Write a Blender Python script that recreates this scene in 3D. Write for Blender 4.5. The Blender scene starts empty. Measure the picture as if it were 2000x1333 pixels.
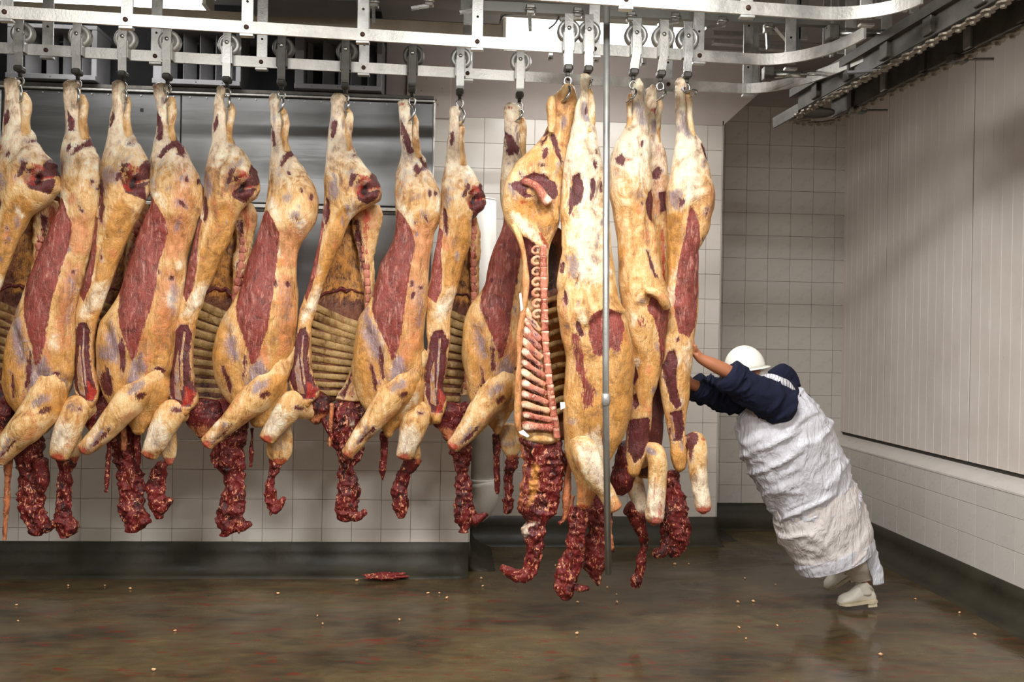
import bpy, bmesh, math, random
import numpy as np
from mathutils import Vector, Matrix
random.seed(7)
scene = bpy.context.scene
COL = scene.collection
# ------------------------------------------------------------------ camera
F_PX, YAW, PITCH, ROLL, CH = 1724.4, .0653, .0009, .0177, 1.6
_cy, _sy, _cp, _sp = math.cos(YAW), math.sin(YAW), math.cos(PITCH), math.sin(PITCH)
FW = np.array([_sy*_cp, _cy*_cp, -_sp]); _R0 = np.array([_cy, -_sy, 0.]); _U0 = np.cross(_R0, FW)
RT = _R0*math.cos(ROLL)+_U0*math.sin(ROLL); UP = _U0*math.cos(ROLL)-_R0*math.sin(ROLL)
cd = bpy.data.cameras.new('camera'); cam = bpy.data.objects.new('camera', cd); COL.objects.link(cam)
cd.sensor_width = 36; cd.lens = 36*F_PX/2000; cd.clip_end = 60; cd.clip_start = .05
M = Matrix.Identity(4)
for i in range(3):
    M[i][0] = RT[i]; M[i][1] = UP[i]; M[i][2] = -FW[i]
M[2][3] = CH
cam.matrix_world = M
scene.camera = cam
# ------------------------------------------------------------------ world, exposure, lights
w = bpy.data.worlds.new('world'); scene.world = w; w.use_nodes = True
w.node_tree.nodes['Background'].inputs[0].default_value = (.9, .93, 1, 1)
w.node_tree.nodes['Background'].inputs[1].default_value = .03
scene.view_settings.view_transform = 'Standard'; scene.view_settings.look = 'None'
scene.view_settings.exposure = 0; scene.view_settings.gamma = 1; scene.view_settings.use_curve_mapping = False
KEY = [  # fluorescent fittings on the ceiling, x, y, z, watts
    (-1.7, 3.0, 3.78, 72), (.55, 2.8, 3.78, 150), (-2.2, .6, 3.78, 150), (1.5, .4, 3.78, 135)]
BACK = [(-2.1, 5.85, 3.62, 9), (.98, 6.0, 3.66, 22)]
def area(x, y, z, e, sx=1.3, sy=.25):
    l = bpy.data.lights.new('tube_light', 'AREA'); l.shape = 'RECTANGLE'; l.size = sx; l.size_y = sy; l.energy = e
    l.color = (1, .98, .95)
    o = bpy.data.objects.new('tube_light', l); o.location = (x, y, z); COL.objects.link(o); return o
for q in KEY: area(q[0], q[1], q[2]-.10, q[3])
for q in BACK: area(q[0], q[1], q[2]-.10, q[3], 1.3, .2)

# ------------------------------------------------------------------ measuring helpers
def ray(px, py): return FW+RT*(px-1000)/F_PX-UP*(py-666.5)/F_PX
def onY(px, py, Y):
    d = ray(px, py); q = d*(Y/d[1]); q[2] += CH; return q
def onZ(px, py, z):
    d = ray(px, py); q = d*((z-CH)/d[2]); q[2] += CH; return q
def onX(px, py, X):
    d = ray(px, py); q = d*(X/d[0]); q[2] += CH; return q
def mpp(Y): return Y/F_PX       # metres per pixel, about

# ------------------------------------------------------------------ object helpers
def mesh_np(name, V, Fq, mat=None, parent=None, smooth=True, attrs=None, off=None):
    V = np.asarray(V, dtype=np.float32).copy()
    if off is not None: V -= np.asarray(off, dtype=np.float32)
    me = bpy.data.meshes.new(name)
    me.from_pydata(V.tolist(), [], [tuple(int(i) for i in f) for f in Fq])
    if attrs:
        for k, A in attrs.items():
            a = me.color_attributes.new(k, 'FLOAT_COLOR', 'POINT')
            a.data.foreach_set('color', np.asarray(A, dtype=np.float32).ravel())
    if smooth: me.polygons.foreach_set('use_smooth', [True]*len(me.polygons))
    if mat: me.materials.append(mat)
    o = bpy.data.objects.new(name, me); COL.objects.link(o)
    if parent: o.parent = parent
    return o
def empty(name, loc, label, cat, group=None, parent=None):
    o = bpy.data.objects.new(name, None); o.location = tuple(loc); o.empty_display_size = .1; COL.objects.link(o)
    o['label'] = label; o['category'] = cat
    if group: o['group'] = group
    return o
def tag(o, label=None, cat=None, group=None, kind=None):
    for k, v in (('label', label), ('category', cat), ('group', group), ('kind', kind)):
        if v: o[k] = v
    return o
class MB:
    def __init__(s): s.V = []; s.F = []
    def add(s, V, F):
        n = len(s.V); s.V += [tuple(v) for v in V]; s.F += [tuple(i+n for i in f) for f in F]; return s
    def box(s, a, b, bev=0):
        x0, y0, z0 = a; x1, y1, z1 = b
        if bev <= 0:
            V = [(x, y, z) for z in (z0, z1) for y in (y0, y1) for x in (x0, x1)]
            return s.add(V, [(0, 2, 3, 1), (4, 5, 7, 6), (0, 1, 5, 4), (2, 6, 7, 3), (0, 4, 6, 2), (1, 3, 7, 5)])
        bm = bmesh.new(); bmesh.ops.create_cube(bm, size=1)
        for v in bm.verts: v.co = ((v.co.x+.5)*(x1-x0)+x0, (v.co.y+.5)*(y1-y0)+y0, (v.co.z+.5)*(z1-z0)+z0)
        bmesh.ops.bevel(bm, geom=bm.edges[:], offset=bev, segments=1, affect='EDGES')
        bm.verts.ensure_lookup_table(); bm.verts.index_update()
        s.add([v.co[:] for v in bm.verts], [[v.index for v in f.verts] for f in bm.faces]); bm.free(); return s
    def beam(s, p, q, wd, ht, up=(0, 0, 1)):
        p = Vector(p); q = Vector(q); d = (q-p).normalized(); u = Vector(up)
        sd = d.cross(u).normalized(); u = sd.cross(d).normalized()
        V = [c+sd*(a*wd/2)+u*(b*ht/2) for c in (p, q) for b in (-1, 1) for a in (-1, 1)]
        return s.add(V, [(0, 1, 3, 2), (4, 6, 7, 5), (0, 4, 5, 1), (2, 3, 7, 6), (0, 2, 6, 4), (1, 5, 7, 3)])
    def tube(s, pts, r, n=10, cap=True):
        pts = [Vector(p) for p in pts]; rs = r if isinstance(r, (list, tuple)) else [r]*len(pts)
        V = []; F = []; N = len(pts); ref = None
        for i, p in enumerate(pts):
            d = (pts[min(i+1, N-1)]-pts[max(i-1, 0)]).normalized()
            if ref is None: ref = Vector((0, 0, 1)) if abs(d.z) < .9 else Vector((0, 1, 0))
            a = d.cross(ref).normalized(); b = a.cross(d).normalized(); ref = b
            for k in range(n):
                t = 2*math.pi*k/n; V.append(p+(a*math.cos(t)+b*math.sin(t))*rs[i])
        for i in range(N-1):
            for k in range(n):
                k2 = (k+1) % n; F.append((i*n+k, i*n+k2, (i+1)*n+k2, (i+1)*n+k))
        if cap: F.append(tuple(range(n))[::-1]); F.append(tuple((N-1)*n+k for k in range(n)))
        return s.add(V, F)
    def cyl(s, p, q, r, n=16): return s.tube([p, q], r, n)
    def lathe(s, c, ax, prof, n=24):
        """prof: (distance along axis, radius)"""
        c = Vector(c); ax = Vector(ax).normalized(); ref = Vector((0, 0, 1)) if abs(ax.z) < .9 else Vector((1, 0, 0))
        a = ax.cross(ref).normalized(); b = ax.cross(a).normalized(); V = []; F = []
        for h, r in prof:
            for k in range(n):
                t = 2*math.pi*k/n; V.append(c+ax*h+(a*math.cos(t)+b*math.sin(t))*r)
        for i in range(len(prof)-1):
            for k in range(n):
                k2 = (k+1) % n; F.append((i*n+k, i*n+k2, (i+1)*n+k2, (i+1)*n+k))
        F.append(tuple(range(n))[::-1]); F.append(tuple((len(prof)-1)*n+k for k in range(n)))
        return s.add(V, F)
    def strip(s, pts, ht, th):
        """flat bar on edge following a polyline"""
        pts = [Vector(p) for p in pts]; V = []; F = []; N = len(pts)
        for i, p in enumerate(pts):
            d = (pts[min(i+1, N-1)]-pts[max(i-1, 0)]); d.z = 0; d.normalize(); n = Vector((-d.y, d.x, 0))
            for a, b in ((-1, -1), (1, -1), (1, 1), (-1, 1)): V.append(p+n*(a*th/2)+Vector((0, 0, b*ht/2)))
        for i in range(N-1):
            for k in range(4):
                k2 = (k+1) % 4; F.append((i*4+k, i*4+k2, (i+1)*4+k2, (i+1)*4+k))
        F.append((3, 2, 1, 0)); F.append(tuple((N-1)*4+k for k in range(4)))
        return s.add(V, F)
    def build(s, name, mat=None, parent=None, smooth=False, off=None):
        o = mesh_np(name, np.array([tuple(v) for v in s.V]), s.F, mat, parent, smooth, None, off)
        bm = bmesh.new(); bm.from_mesh(o.data); bmesh.ops.recalc_face_normals(bm, faces=bm.faces[:]); bm.to_mesh(o.data); bm.free()
        return o
def pts_spline(P, n):
    P = np.asarray(P, float)
    if len(P) < 3:
        t = np.linspace(0, 1, n)[:, None]; return P[0]*(1-t)+P[-1]*t
    Q = np.vstack([2*P[0]-P[1], P, 2*P[-1]-P[-2]]); out = []
    seg = len(P)-1
    for u in np.linspace(0, seg-1e-6, n):
        i = int(u); t = u-i; a, b, c, d = Q[i], Q[i+1], Q[i+2], Q[i+3]
        out.append(.5*((2*b)+(-a+c)*t+(2*a-5*b+4*c-d)*t*t+(-a+3*b-3*c+d)*t**3))
    return np.array(out)

# ------------------------------------------------------------------ numpy noise
_rs = np.random.RandomState(3); _T = _rs.rand(64, 64, 64).astype(np.float32)
def vnoise(P, fx, fy=None, fz=None, seed=0):
    fy = fx if fy is None else fy; fz = fx if fz is None else fz
    Q = P*np.array([fx, fy, fz])+seed*7.31+100; I = np.floor(Q).astype(int); f = Q-I; f = f*f*(3-2*f)
    r = 0
    for a in (0, 1):
        for b in (0, 1):
            for c in (0, 1):
                wgt = (f[:, 0] if a else 1-f[:, 0])*(f[:, 1] if b else 1-f[:, 1])*(f[:, 2] if c else 1-f[:, 2])
                r = r+wgt*_T[(I[:, 0]+a) % 64, (I[:, 1]+b) % 64, (I[:, 2]+c) % 64]
    return r-.5

# ------------------------------------------------------------------ materials
def nt(name):
    m = bpy.data.materials.new(name); m.use_nodes = True; t = m.node_tree
    return m, t, t.nodes['Principled BSDF']
def node(t, typ, **kw):
    n = t.nodes.new(typ)
    for k, v in kw.items():
        if k in n.inputs.keys() if isinstance(k, str) else False: n.inputs[k].default_value = v
        else: setattr(n, k, v)
    return n
def noise(t, scale, detail=4, rough=.6, vec=None, dist=0):
    n = t.nodes.new('ShaderNodeTexNoise'); n.inputs['Scale'].default_value = scale; n.inputs['Detail'].default_value = detail
    n.inputs['Roughness'].default_value = rough; n.inputs['Distortion'].default_value = dist
    if vec: t.links.new(vec, n.inputs['Vector'])
    return n
def mapping(t, src, scale, rot=(0, 0, 0)):
    m = t.nodes.new('ShaderNodeMapping'); m.inputs['Scale'].default_value = scale; m.inputs['Rotation'].default_value = rot
    t.links.new(src, m.inputs['Vector']); return m.outputs[0]
def mth(t, op, a, b=None, clamp=False):
    m = t.nodes.new('ShaderNodeMath'); m.operation = op; m.use_clamp = clamp
    for i, v in enumerate((a, b)):
        if v is None: continue
        if isinstance(v, (int, float)): m.inputs[i].default_value = v
        else: t.links.new(v, m.inputs[i])
    return m.outputs[0]
def mixc(t, fac, a, b, mode='MIX'):
    m = t.nodes.new('ShaderNodeMix'); m.data_type = 'RGBA'; m.blend_type = mode
    for i, v in ((0, fac), (6, a), (7, b)):
        if isinstance(v, (int, float)): m.inputs[i].default_value = v
        elif isinstance(v, tuple): m.inputs[i].default_value = v+(1,) if len(v) == 3 else v
        else: t.links.new(v, m.inputs[i])
    return m.outputs[2]
def ramp(t, src, stops):
    r = t.nodes.new('ShaderNodeValToRGB'); e = r.color_ramp.elements
    while len(e) < len(stops): e.new(.5)
    for i, (p, c) in enumerate(stops):
        e[i].position = p; e[i].color = tuple(c)+(1,) if len(c) == 3 else c
    t.links.new(src, r.inputs[0]); return r.outputs[0]
def step(t, src, lo, hi):
    m = t.nodes.new('ShaderNodeMapRange'); m.interpolation_type = 'SMOOTHSTEP'
    m.inputs[1].default_value = lo; m.inputs[2].default_value = hi; t.links.new(src, m.inputs[0]); return m.outputs[0]
def bump(t, h, strength, dist=.01, normal=None):
    b = t.nodes.new('ShaderNodeBump'); b.inputs['Strength'].default_value = strength; b.inputs['Distance'].default_value = dist
    t.links.new(h, b.inputs['Height'])
    if normal: t.links.new(normal, b.inputs['Normal'])
    return b.outputs[0]
def L(*c):  # sRGB 0-255 -> linear
    return tuple(((x/255+.055)/1.055)**2.4 if x > 10 else x/255/12.92 for x in c)
def simple(name, col, rough=.5, metal=0, var=.12, nscale=8, bmp=.15, bscale=60, spec=.5, objvar=0):
    m, t, b = nt(name); tc = t.nodes.new('ShaderNodeTexCoord').outputs['Object']
    n = noise(t, nscale, 5, .6, tc)
    c1 = tuple(max(0, x*(1-var)) for x in col); c2 = tuple(min(1, x*(1+var)) for x in col)
    c = ramp(t, n.outputs[0], [(.3, c1), (.7, c2)])
    if objvar:
        oi = t.nodes.new('ShaderNodeObjectInfo'); v = mth(t, 'ADD', mth(t, 'MULTIPLY', oi.outputs['Random'], objvar*2), 1-objvar)
        cb = t.nodes.new('ShaderNodeCombineColor')
        for i in range(3): t.links.new(v, cb.inputs[i])
        c = mixc(t, 1.0, c, cb.outputs[0], 'MULTIPLY')
    t.links.new(c, b.inputs['Base Color']); b.inputs['Metallic'].default_value = metal
    r = ramp(t, n.outputs[0], [(.3, (rough*.85,)*3), (.7, (min(1, rough*1.2),)*3)]); t.links.new(r, b.inputs['Roughness'])
    b.inputs['Specular IOR Level'].default_value = spec
    if bmp:
        n2 = noise(t, bscale, 4, .6, tc); t.links.new(bump(t, n2.outputs[0], bmp, .004), b.inputs['Normal'])
    return m
# layered tissue material; c1 / c2 carry which tissue lies where
C_CREAM = L(231, 188, 132); C_PINK = L(130, 50, 44); C_DARK = L(84, 22, 28); C_GREY = L(122, 104, 116); C_WHITE = L(244, 226, 200)
C_BLOOD = L(168, 40, 26); C_YELL = L(192, 132, 58); C_BLACK = L(40, 16, 14); C_TAN = L(196, 120, 74)
def tissue(name, base=C_CREAM, base2=None, sub=True, flecks=None, fleck_lo=.58):
    m, t, b = nt(name); tc = t.nodes.new('ShaderNodeTexCoord').outputs['Object']
    oi = t.nodes.new('ShaderNodeObjectInfo')
    off = t.nodes.new('ShaderNodeVectorMath'); off.operation = 'ADD'
    cb = t.nodes.new('ShaderNodeCombineXYZ'); r5 = mth(t, 'MULTIPLY', oi.outputs['Random'], 37.0)
    for i in range(3): t.links.new(r5, cb.inputs[i])
    t.links.new(tc, off.inputs[0]); t.links.new(cb.outputs[0], off.inputs[1]); P = off.outputs[0]
    big = noise(t, 5, 6, .62, P).outputs[0]; mid = noise(t, 19, 6, .65, P, .6).outputs[0]
    fib = noise(t, 1, 5, .6, mapping(t, P, (80, 80, 14)), 2.2).outputs[0]
    wisp = noise(t, 1, 5, .62, mapping(t, P, (30, 30, 5)), 1.8).outputs[0]
    fine = noise(t, 150, 3, .6, P).outputs[0]
    warp = noise(t, 7, 5, .65, mapping(t, P, (1.5, 1.5, .8)), 1.6).outputs[0]
    k = mth(t, 'ADD', mth(t, 'MULTIPLY', big, .3), mth(t, 'ADD', mth(t, 'MULTIPLY', warp, .38), mth(t, 'ADD', mth(t, 'MULTIPLY', mid, .20), mth(t, 'MULTIPLY', wisp, .12))))
    if base2 is None:
        m_ = lambda *q: tuple(min(1, x*y) for x, y in zip(base, q))
        c = ramp(t, k, [(.38, m_(.30, .28, .42)), (.43, m_(.58, .44, .30)), (.48, m_(.88, .80, .62)), (.54, m_(1.05, 1.12, 1.2)), (.60, m_(1.15, 1.38, 1.7))])
        hi = m_(1.15, 1.35, 1.7)
    else:
        hi = tuple(min(1, x*y) for x, y in zip(base, (1.2, 1.25, 1.3)))
        c = ramp(t, k, [(.42, base2), (.50, base), (.60, hi)])
    # reddish capillary blotches and fine threads on the fat
    c = mixc(t, mth(t, 'MULTIPLY', step(t, noise(t, 8, 8, .74, mapping(t, P, (1.3, 1.3, .7)), 1.4).outputs[0], .55, .68), .6), c, tuple(x*y for x, y in zip(base, (.86, .42, .30))))
    c = mixc(t, mth(t, 'MULTIPLY', step(t, mth(t, 'ADD', mth(t, 'MULTIPLY', fib, .35), mth(t, 'MULTIPLY', wisp, .65)), .53, .66), .4), c, hi)
    a1 = node(t, 'ShaderNodeAttribute', attribute_name='c1'); a2 = node(t, 'ShaderNodeAttribute', attribute_name='c2')
    s1 = t.nodes.new('ShaderNodeSeparateColor'); t.links.new(a1.outputs['Color'], s1.inputs[0])
    s2 = t.nodes.new('ShaderNodeSeparateColor'); t.links.new(a2.outputs['Color'], s2.inputs[0])
    edge = mth(t, 'ADD', mth(t, 'MULTIPLY', mth(t, 'SUBTRACT', warp, .5), .9), mth(t, 'ADD', mth(t, 'MULTIPLY', mth(t, 'SUBTRACT', mid, .5), .9), mth(t, 'MULTIPLY', mth(t, 'SUBTRACT', fib, .5), 1.3)))
    def lay(c, src, col, amt, lo=.42, hi_=.58, streak=None, sk=.4):
        f = step(t, mth(t, 'ADD', src, edge), lo, hi_)
        # nothing where the layer is absent
        f = mth(t, 'MULTIPLY', mth(t, 'MULTIPLY', f, amt), step(t, src, .02, .14))
        d = tuple(x*.5 for x in col); l_ = tuple(min(1, x*1.35) for x in col)
        cc = ramp(t, mth(t, 'ADD', mth(t, 'MULTIPLY', warp, .5), mth(t, 'MULTIPLY', mid, .5)), [(.38, d), (.5, col), (.62, l_)])
        if streak: cc = mixc(t, mth(t, 'MULTIPLY', step(t, mth(t, 'ADD', mth(t, 'MULTIPLY', fib, .4), mth(t, 'MULTIPLY', wisp, .6)), .50, .64), sk), cc, streak)
        return mixc(t, f, c, cc)
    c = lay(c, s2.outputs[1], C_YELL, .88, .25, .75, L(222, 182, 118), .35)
    c = lay(c, a2.outputs['Alpha'], C_TAN, .75, .25, .75, L(225, 165, 120), .5)
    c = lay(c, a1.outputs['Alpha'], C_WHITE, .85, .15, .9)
    c = lay(c, s1.outputs[2], C_GREY, .85, .25, .85, L(214, 196, 190), .6)
    c = lay(c, s1.outputs[0], C_PINK, .97, .38, .56, L(206, 146, 132), .62)
    c = lay(c, s1.outputs[1], C_DARK, .96, .36, .58, L(150, 74, 66), .35)
    c = lay(c, s2.outputs[2], C_BLACK, .95, .4, .6)
    c = lay(c, s2.outputs[0], C_BLOOD, .85, .4, .75, L(206, 120, 84), .55)
    if flecks:
        v = noise(t, 46, 3, .6, mapping(t, P, (1, 1, .6)), 1.5).outputs[0]
        c = mixc(t, step(t, v, fleck_lo, fleck_lo+.07), c, flecks)
    t.links.new(c, b.inputs['Base Color'])
    t.links.new(ramp(t, mid, [(.35, (.27,)*3), (.65, (.5,)*3)]), b.inputs['Roughness'])
    b.inputs['Specular IOR Level'].default_value = .5
    if sub:
        b.inputs['Subsurface Weight'].default_value = .12; b.inputs['Subsurface Radius'].default_value = (.012, .005, .003)
        b.inputs['Subsurface Scale'].default_value = 1
    h = mth(t, 'ADD', mth(t, 'MULTIPLY', mid, .9), mth(t, 'ADD', mth(t, 'MULTIPLY', fib, .55), mth(t, 'MULTIPLY', fine, .12)))
    h = mth(t, 'ADD', h, mth(t, 'MULTIPLY', warp, 1.2))
    t.links.new(bump(t, h, .8, .011), b.inputs['Normal'])
    return m
M_FAT = tissue('beef_fat_and_muscle')
M_RIBFAT = tissue('rib_fat', L(172, 140, 88), L(120, 84, 48))
M_CAV = tissue('rib_cavity', L(112, 66, 44), L(60, 24, 20))
M_LEAN = tissue('raw_lean_meat', L(92, 22, 22), L(30, 6, 8), flecks=L(196, 110, 80), fleck_lo=.61)
M_NECK = tissue('ragged_neck_meat', L(108, 24, 22), L(32, 6, 8), flecks=L(222, 150, 112), fleck_lo=.57)
M_BONE = tissue('sawn_bone', L(196, 122, 98), L(140, 52, 44), flecks=L(226, 184, 150), fleck_lo=.60)
M_BONE2 = tissue('sawn_bone_rim', L(220, 168, 128), L(190, 104, 80))

M_STEEL = simple('galvanised_steel', (.50, .50, .48), .42, .75, .25, 14, .25, 90)
M_RAIL = simple('worn_rail_steel', (.52, .51, .48), .45, .55, .3, 9, .35, 70)
M_DKSTEEL = simple('greasy_dark_steel', (.10, .095, .085), .5, .5, .4, 12, .3, 80)
M_HOOK = simple('hook_steel', (.45, .45, .43), .28, .95, .2, 20, .1, 120)
M_BLK = simple('black_opening_shade', (.008, .008, .010), .8, 0, .2, 4, 0)  # flat black standing in for the shade inside openings
M_CHAIN = simple('oily_chain', (.22, .19, .15), .5, .6, .35, 30, .3, 120)
M_BOLT = simple('rusty_bolt', (.06, .03, .02), .6, .5, .3, 40, .2, 120)
M_LOUV = simple('louvre_aluminium', (.17, .17, .18), .5, .3, .15, 10, .1)
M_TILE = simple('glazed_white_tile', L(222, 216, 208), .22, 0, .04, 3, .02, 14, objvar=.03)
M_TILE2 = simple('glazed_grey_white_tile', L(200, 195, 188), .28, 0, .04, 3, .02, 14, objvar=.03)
M_GROUT = simple('stained_grout', L(176, 162, 142), .85, 0, .2, 8, .3)
M_CEIL = simple('grey_ceiling_panel', L(148, 145, 142), .7, 0, .08, 2, .05)
M_PLASTER = simple('painted_plaster', L(120, 116, 110), .6, 0, .08, 2, .1)
M_PIPE = simple('white_lagged_pipe', L(236, 234, 228), .45, 0, .05, 6, .3, 25)
M_TUBE = nt('fluorescent_tube'); 
_b = M_TUBE[2]; _b.inputs['Emission Color'].default_value = (1, .98, .93, 1); _b.inputs['Emission Strength'].default_value = 5; M_TUBE = M_TUBE[0]
M_WHITEMETAL = simple('white_lamp_housing', L(220, 218, 210), .4, 0, .05)
# ================================================================== the room
YL, YP, YN, XR, ZK, ZC = 6.085, 7.0, 7.62, 3.335, .20, 3.97
XE = .122       # right end of the low tiled wall
XPI = 2.13      # right edge of the pier wall
def floor_mat():
    m, t, b = nt('wet_concrete'); P = t.nodes.new('ShaderNodeTexCoord').outputs['Object']
    n1 = noise(t, 1.1, 8, .62, mapping(t, P, (1.1, 1.6, 1)), .6).outputs[0]; n2 = noise(t, 7, 6, .6, mapping(t, P, (.6, 1.6, 1)), 1.0).outputs[0]
    c = ramp(t, mth(t, 'ADD', mth(t, 'MULTIPLY', n1, .65), mth(t, 'MULTIPLY', n2, .35)),
             [(.36, L(44, 37, 25)), (.47, L(70, 59, 40)), (.58, L(86, 74, 50)), (.70, L(104, 91, 62))])
    # thin blood wash dragged across, only near where the sides hang
    sep = t.nodes.new('ShaderNodeSeparateXYZ'); t.links.new(P, sep.inputs[0])
    dy = mth(t, 'ABSOLUTE', mth(t, 'SUBTRACT', sep.outputs[1], 4.95)); zone = mth(t, 'SUBTRACT', 1.0, step(t, dy, .45, 1.3))
    s1 = noise(t, 3.2, 7, .7, mapping(t, P, (.5, 2.3, 1), (0, 0, .14)), 1.6).outputs[0]
    s2 = noise(t, 14, 4, .6, mapping(t, P, (.45, 2.0, 1), (0, 0, .1)), .8).outputs[0]
    f1 = mth(t, 'MULTIPLY', mth(t, 'MULTIPLY', step(t, s1, .54, .66), zone), .5)
    f2 = mth(t, 'MULTIPLY', mth(t, 'MULTIPLY', step(t, s2, .60, .65), zone), .8)
    c = mixc(t, f1, c, L(104, 34, 22)); c = mixc(t, f2, c, L(104, 26, 16))
    # darker scuffed patches
    d = noise(t, 2.2, 5, .6, P, 1.2).outputs[0]; c = mixc(t, mth(t, 'MULTIPLY', step(t, d, .58, .74), .55), c, L(44, 38, 26))
    sp = t.nodes.new('ShaderNodeTexVoronoi'); sp.inputs['Scale'].default_value = 16; t.links.new(P, sp.inputs['Vector'])
    c = mixc(t, mth(t, 'MULTIPLY', mth(t, 'LESS_THAN', sp.outputs['Distance'], .028), .0), c, L(206, 178, 140))
    t.links.new(c, b.inputs['Base Color'])
    wet = noise(t, 1.6, 5, .6, mapping(t, P, (.7, 1.4, 1)), .5).outputs[0]
    t.links.new(ramp(t, wet, [(.38, (.10,)*3), (.5, (.20,)*3), (.66, (.42,)*3)]), b.inputs['Roughness'])
    b.inputs['Specular IOR Level'].default_value = .5
    h = mth(t, 'ADD', mth(t, 'MULTIPLY', noise(t, 5, 5, .6, P).outputs[0], 1.0), mth(t, 'MULTIPLY', noise(t, 70, 3, .6, P).outputs[0], .08))
    t.links.new(bump(t, h, .2, .010), b.inputs['Normal'])
    return m
M_FLOOR = floor_mat()
M_COVE = simple('mouldy_cove_concrete', L(42, 38, 24), .5, 0, .45, 4, .5, 22)
m = MB(); m.box((-4.0, -2.0, -.1), (3.9, 8.0, 0)); tag(m.build('floor', M_FLOOR), kind='structure')
# ceiling of long joined panels
m = MB(); m.box((-4.0, -2.0, ZC+.02), (3.9, 8.0, ZC+.12)); ceil = tag(m.build('ceiling', M_CEIL), kind='structure')
for i in range(8):
    m = MB(); m.box((-4.0, -2.0+i*1.25+.006, ZC), (3.9, -2.0+(i+1)*1.25-.006, ZC+.025)); m.build('ceiling_panel', M_CEIL, ceil)
m = MB(); m.box((-4.1, -2.0, 0), (-4.0, 8.0, 4.1)); tag(m.build('wall_left', M_PLASTER), kind='structure')
m = MB(); m.box((-4.0, -2.1, 0), (3.9, -2.0, 4.1)); tag(m.build('wall_front', M_PLASTER), kind='structure')

def tile_mesh(wd, ht, th=.008, g=.0012, bev=.0014):
    mb = MB(); mb.box((g, -th, g), (wd-g, 0, ht-g), bev)
    me = bpy.data.meshes.new('tile'); me.from_pydata(mb.V, [], mb.F); return me
TM = {}
def tiles(wall, origin, du, cols, rows, mat, cut0=.09):
    """rows of 20 cm tiles; du = direction along the wall, faces point to du x z"""
    ang = math.atan2(du[1], du[0])
    for cx, cw in cols:
        for rz, rh in rows:
            k = (round(cw, 3), round(rh, 3), mat.name)
            if k not in TM: TM[k] = tile_mesh(cw, rh); TM[k].materials.append(mat)
            o = bpy.data.objects.new('tile', TM[k]); COL.objects.link(o); o.parent = wall
            o.location = (origin[0]+du[0]*cx, origin[1]+du[1]*cx, rz)
            o.rotation_euler = (random.uniform(-.0022, .0022), 0, ang+random.uniform(-.0022, .0022))
def rowlist(z0, z1, first=None):
    r = []; z = z0
    if first: r.append((z, first)); z += first
    while z < z1-.02: r.append((z, min(.2, z1-z))); z += .2
    return r
def collist(x0, x1, start=None):
    c = []; x = x0
    if start: c.append((x, start)); x += start
    while x < x1-.015: c.append((x, min(.2, x1-x))); x += .2
    return c
# low tiled wall at the left, in front of the pier
m = MB(); m.box((-4.0, YL+.008, 0), (XE, YL+.21, 1.28)); wl = tag(m.build('wall_back', M_GROUT), kind='structure')
tiles(wl, (XE, YL+.008), (1, 0), [(x-w_, w_) for x, w_ in [(-x, w) for x, w in collist(0, 4.1)]], rowlist(ZK, 1.28, .09), M_TILE)
tiles(wl, (XE, YL+.008), (0, 1), collist(0, .2), rowlist(ZK, 1.28, .09), M_TILE)
# pier wall with its haunch
m = MB(); m.box((-.85, YP+.008, 0), (XPI, YP+.9, ZC)); wp = tag(m.build('wall_pier', M_GROUT), kind='structure')
tiles(wp, (XPI, YP+.008), (1, 0), [(x-w_, w_) for x, w_ in [(-x, w) for x, w in collist(0, 2.95, .12)]], rowlist(ZK, 3.36, .16), M_TILE)
mb = MB(); mb.add([(XPI, YP, 3.36), (XPI+.30, YP, 3.64), (XPI+.30, YP, ZC), (-.85, YP, ZC), (-.85, YP, 3.36),
                   (XPI, YN+.1, 3.36), (XPI+.30, YN+.1, 3.64), (XPI+.30, YN+.1, ZC), (-.85, YN+.1, ZC), (-.85, YN+.1, 3.36)],
                  [(0, 1, 2, 3, 4), (9, 8, 7, 6, 5), (0, 5, 6, 1), (1, 6, 7, 2), (2, 7, 8, 3), (3, 8, 9, 4), (4, 9, 5, 0)])
mb.build('haunch_beam', simple('haunch_plaster', L(190, 180, 176), .6, 0, .08, 3, .1), wp)
# stained plate in the pier wall by the cabinet
def patch_mat():
    m, t, b = nt('rust_spotted_plate'); P = t.nodes.new('ShaderNodeTexCoord').outputs['Object']
    v = noise(t, 26, 4, .7, mapping(t, P, (1, 1, .55)), .4).outputs[0]
    c = mixc(t, step(t, v, .63, .68), L(200, 190, 182), L(84, 66, 34)); t.links.new(c, b.inputs['Base Color']); b.inputs['Roughness'].default_value = .5; return m
a = onY(795, 135, YP-.02); c_ = onY(880, 232, YP-.02)
m = MB(); m.box((a[0], YP-.02, c_[2]), (c_[0], YP, a[2]), .004); m.build('wall_plate', patch_mat(), wp)
# niche wall beyond the pier, and its side
m = MB(); m.box((XPI-.2, YN+.008, 0), (XR+.3, YN+.15, ZC)); wn = tag(m.build('wall_niche', M_GROUT), kind='structure')
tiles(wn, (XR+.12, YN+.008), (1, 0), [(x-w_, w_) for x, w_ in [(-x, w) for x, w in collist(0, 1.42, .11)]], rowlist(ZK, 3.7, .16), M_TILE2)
m = MB(); m.box((XPI-.2, YN-.004, 3.7), (XR+.3, YN+.008, ZC)); m.build('upper_panel', simple('niche_panel', L(172, 164, 158), .5, 0, .05), wn)
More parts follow.
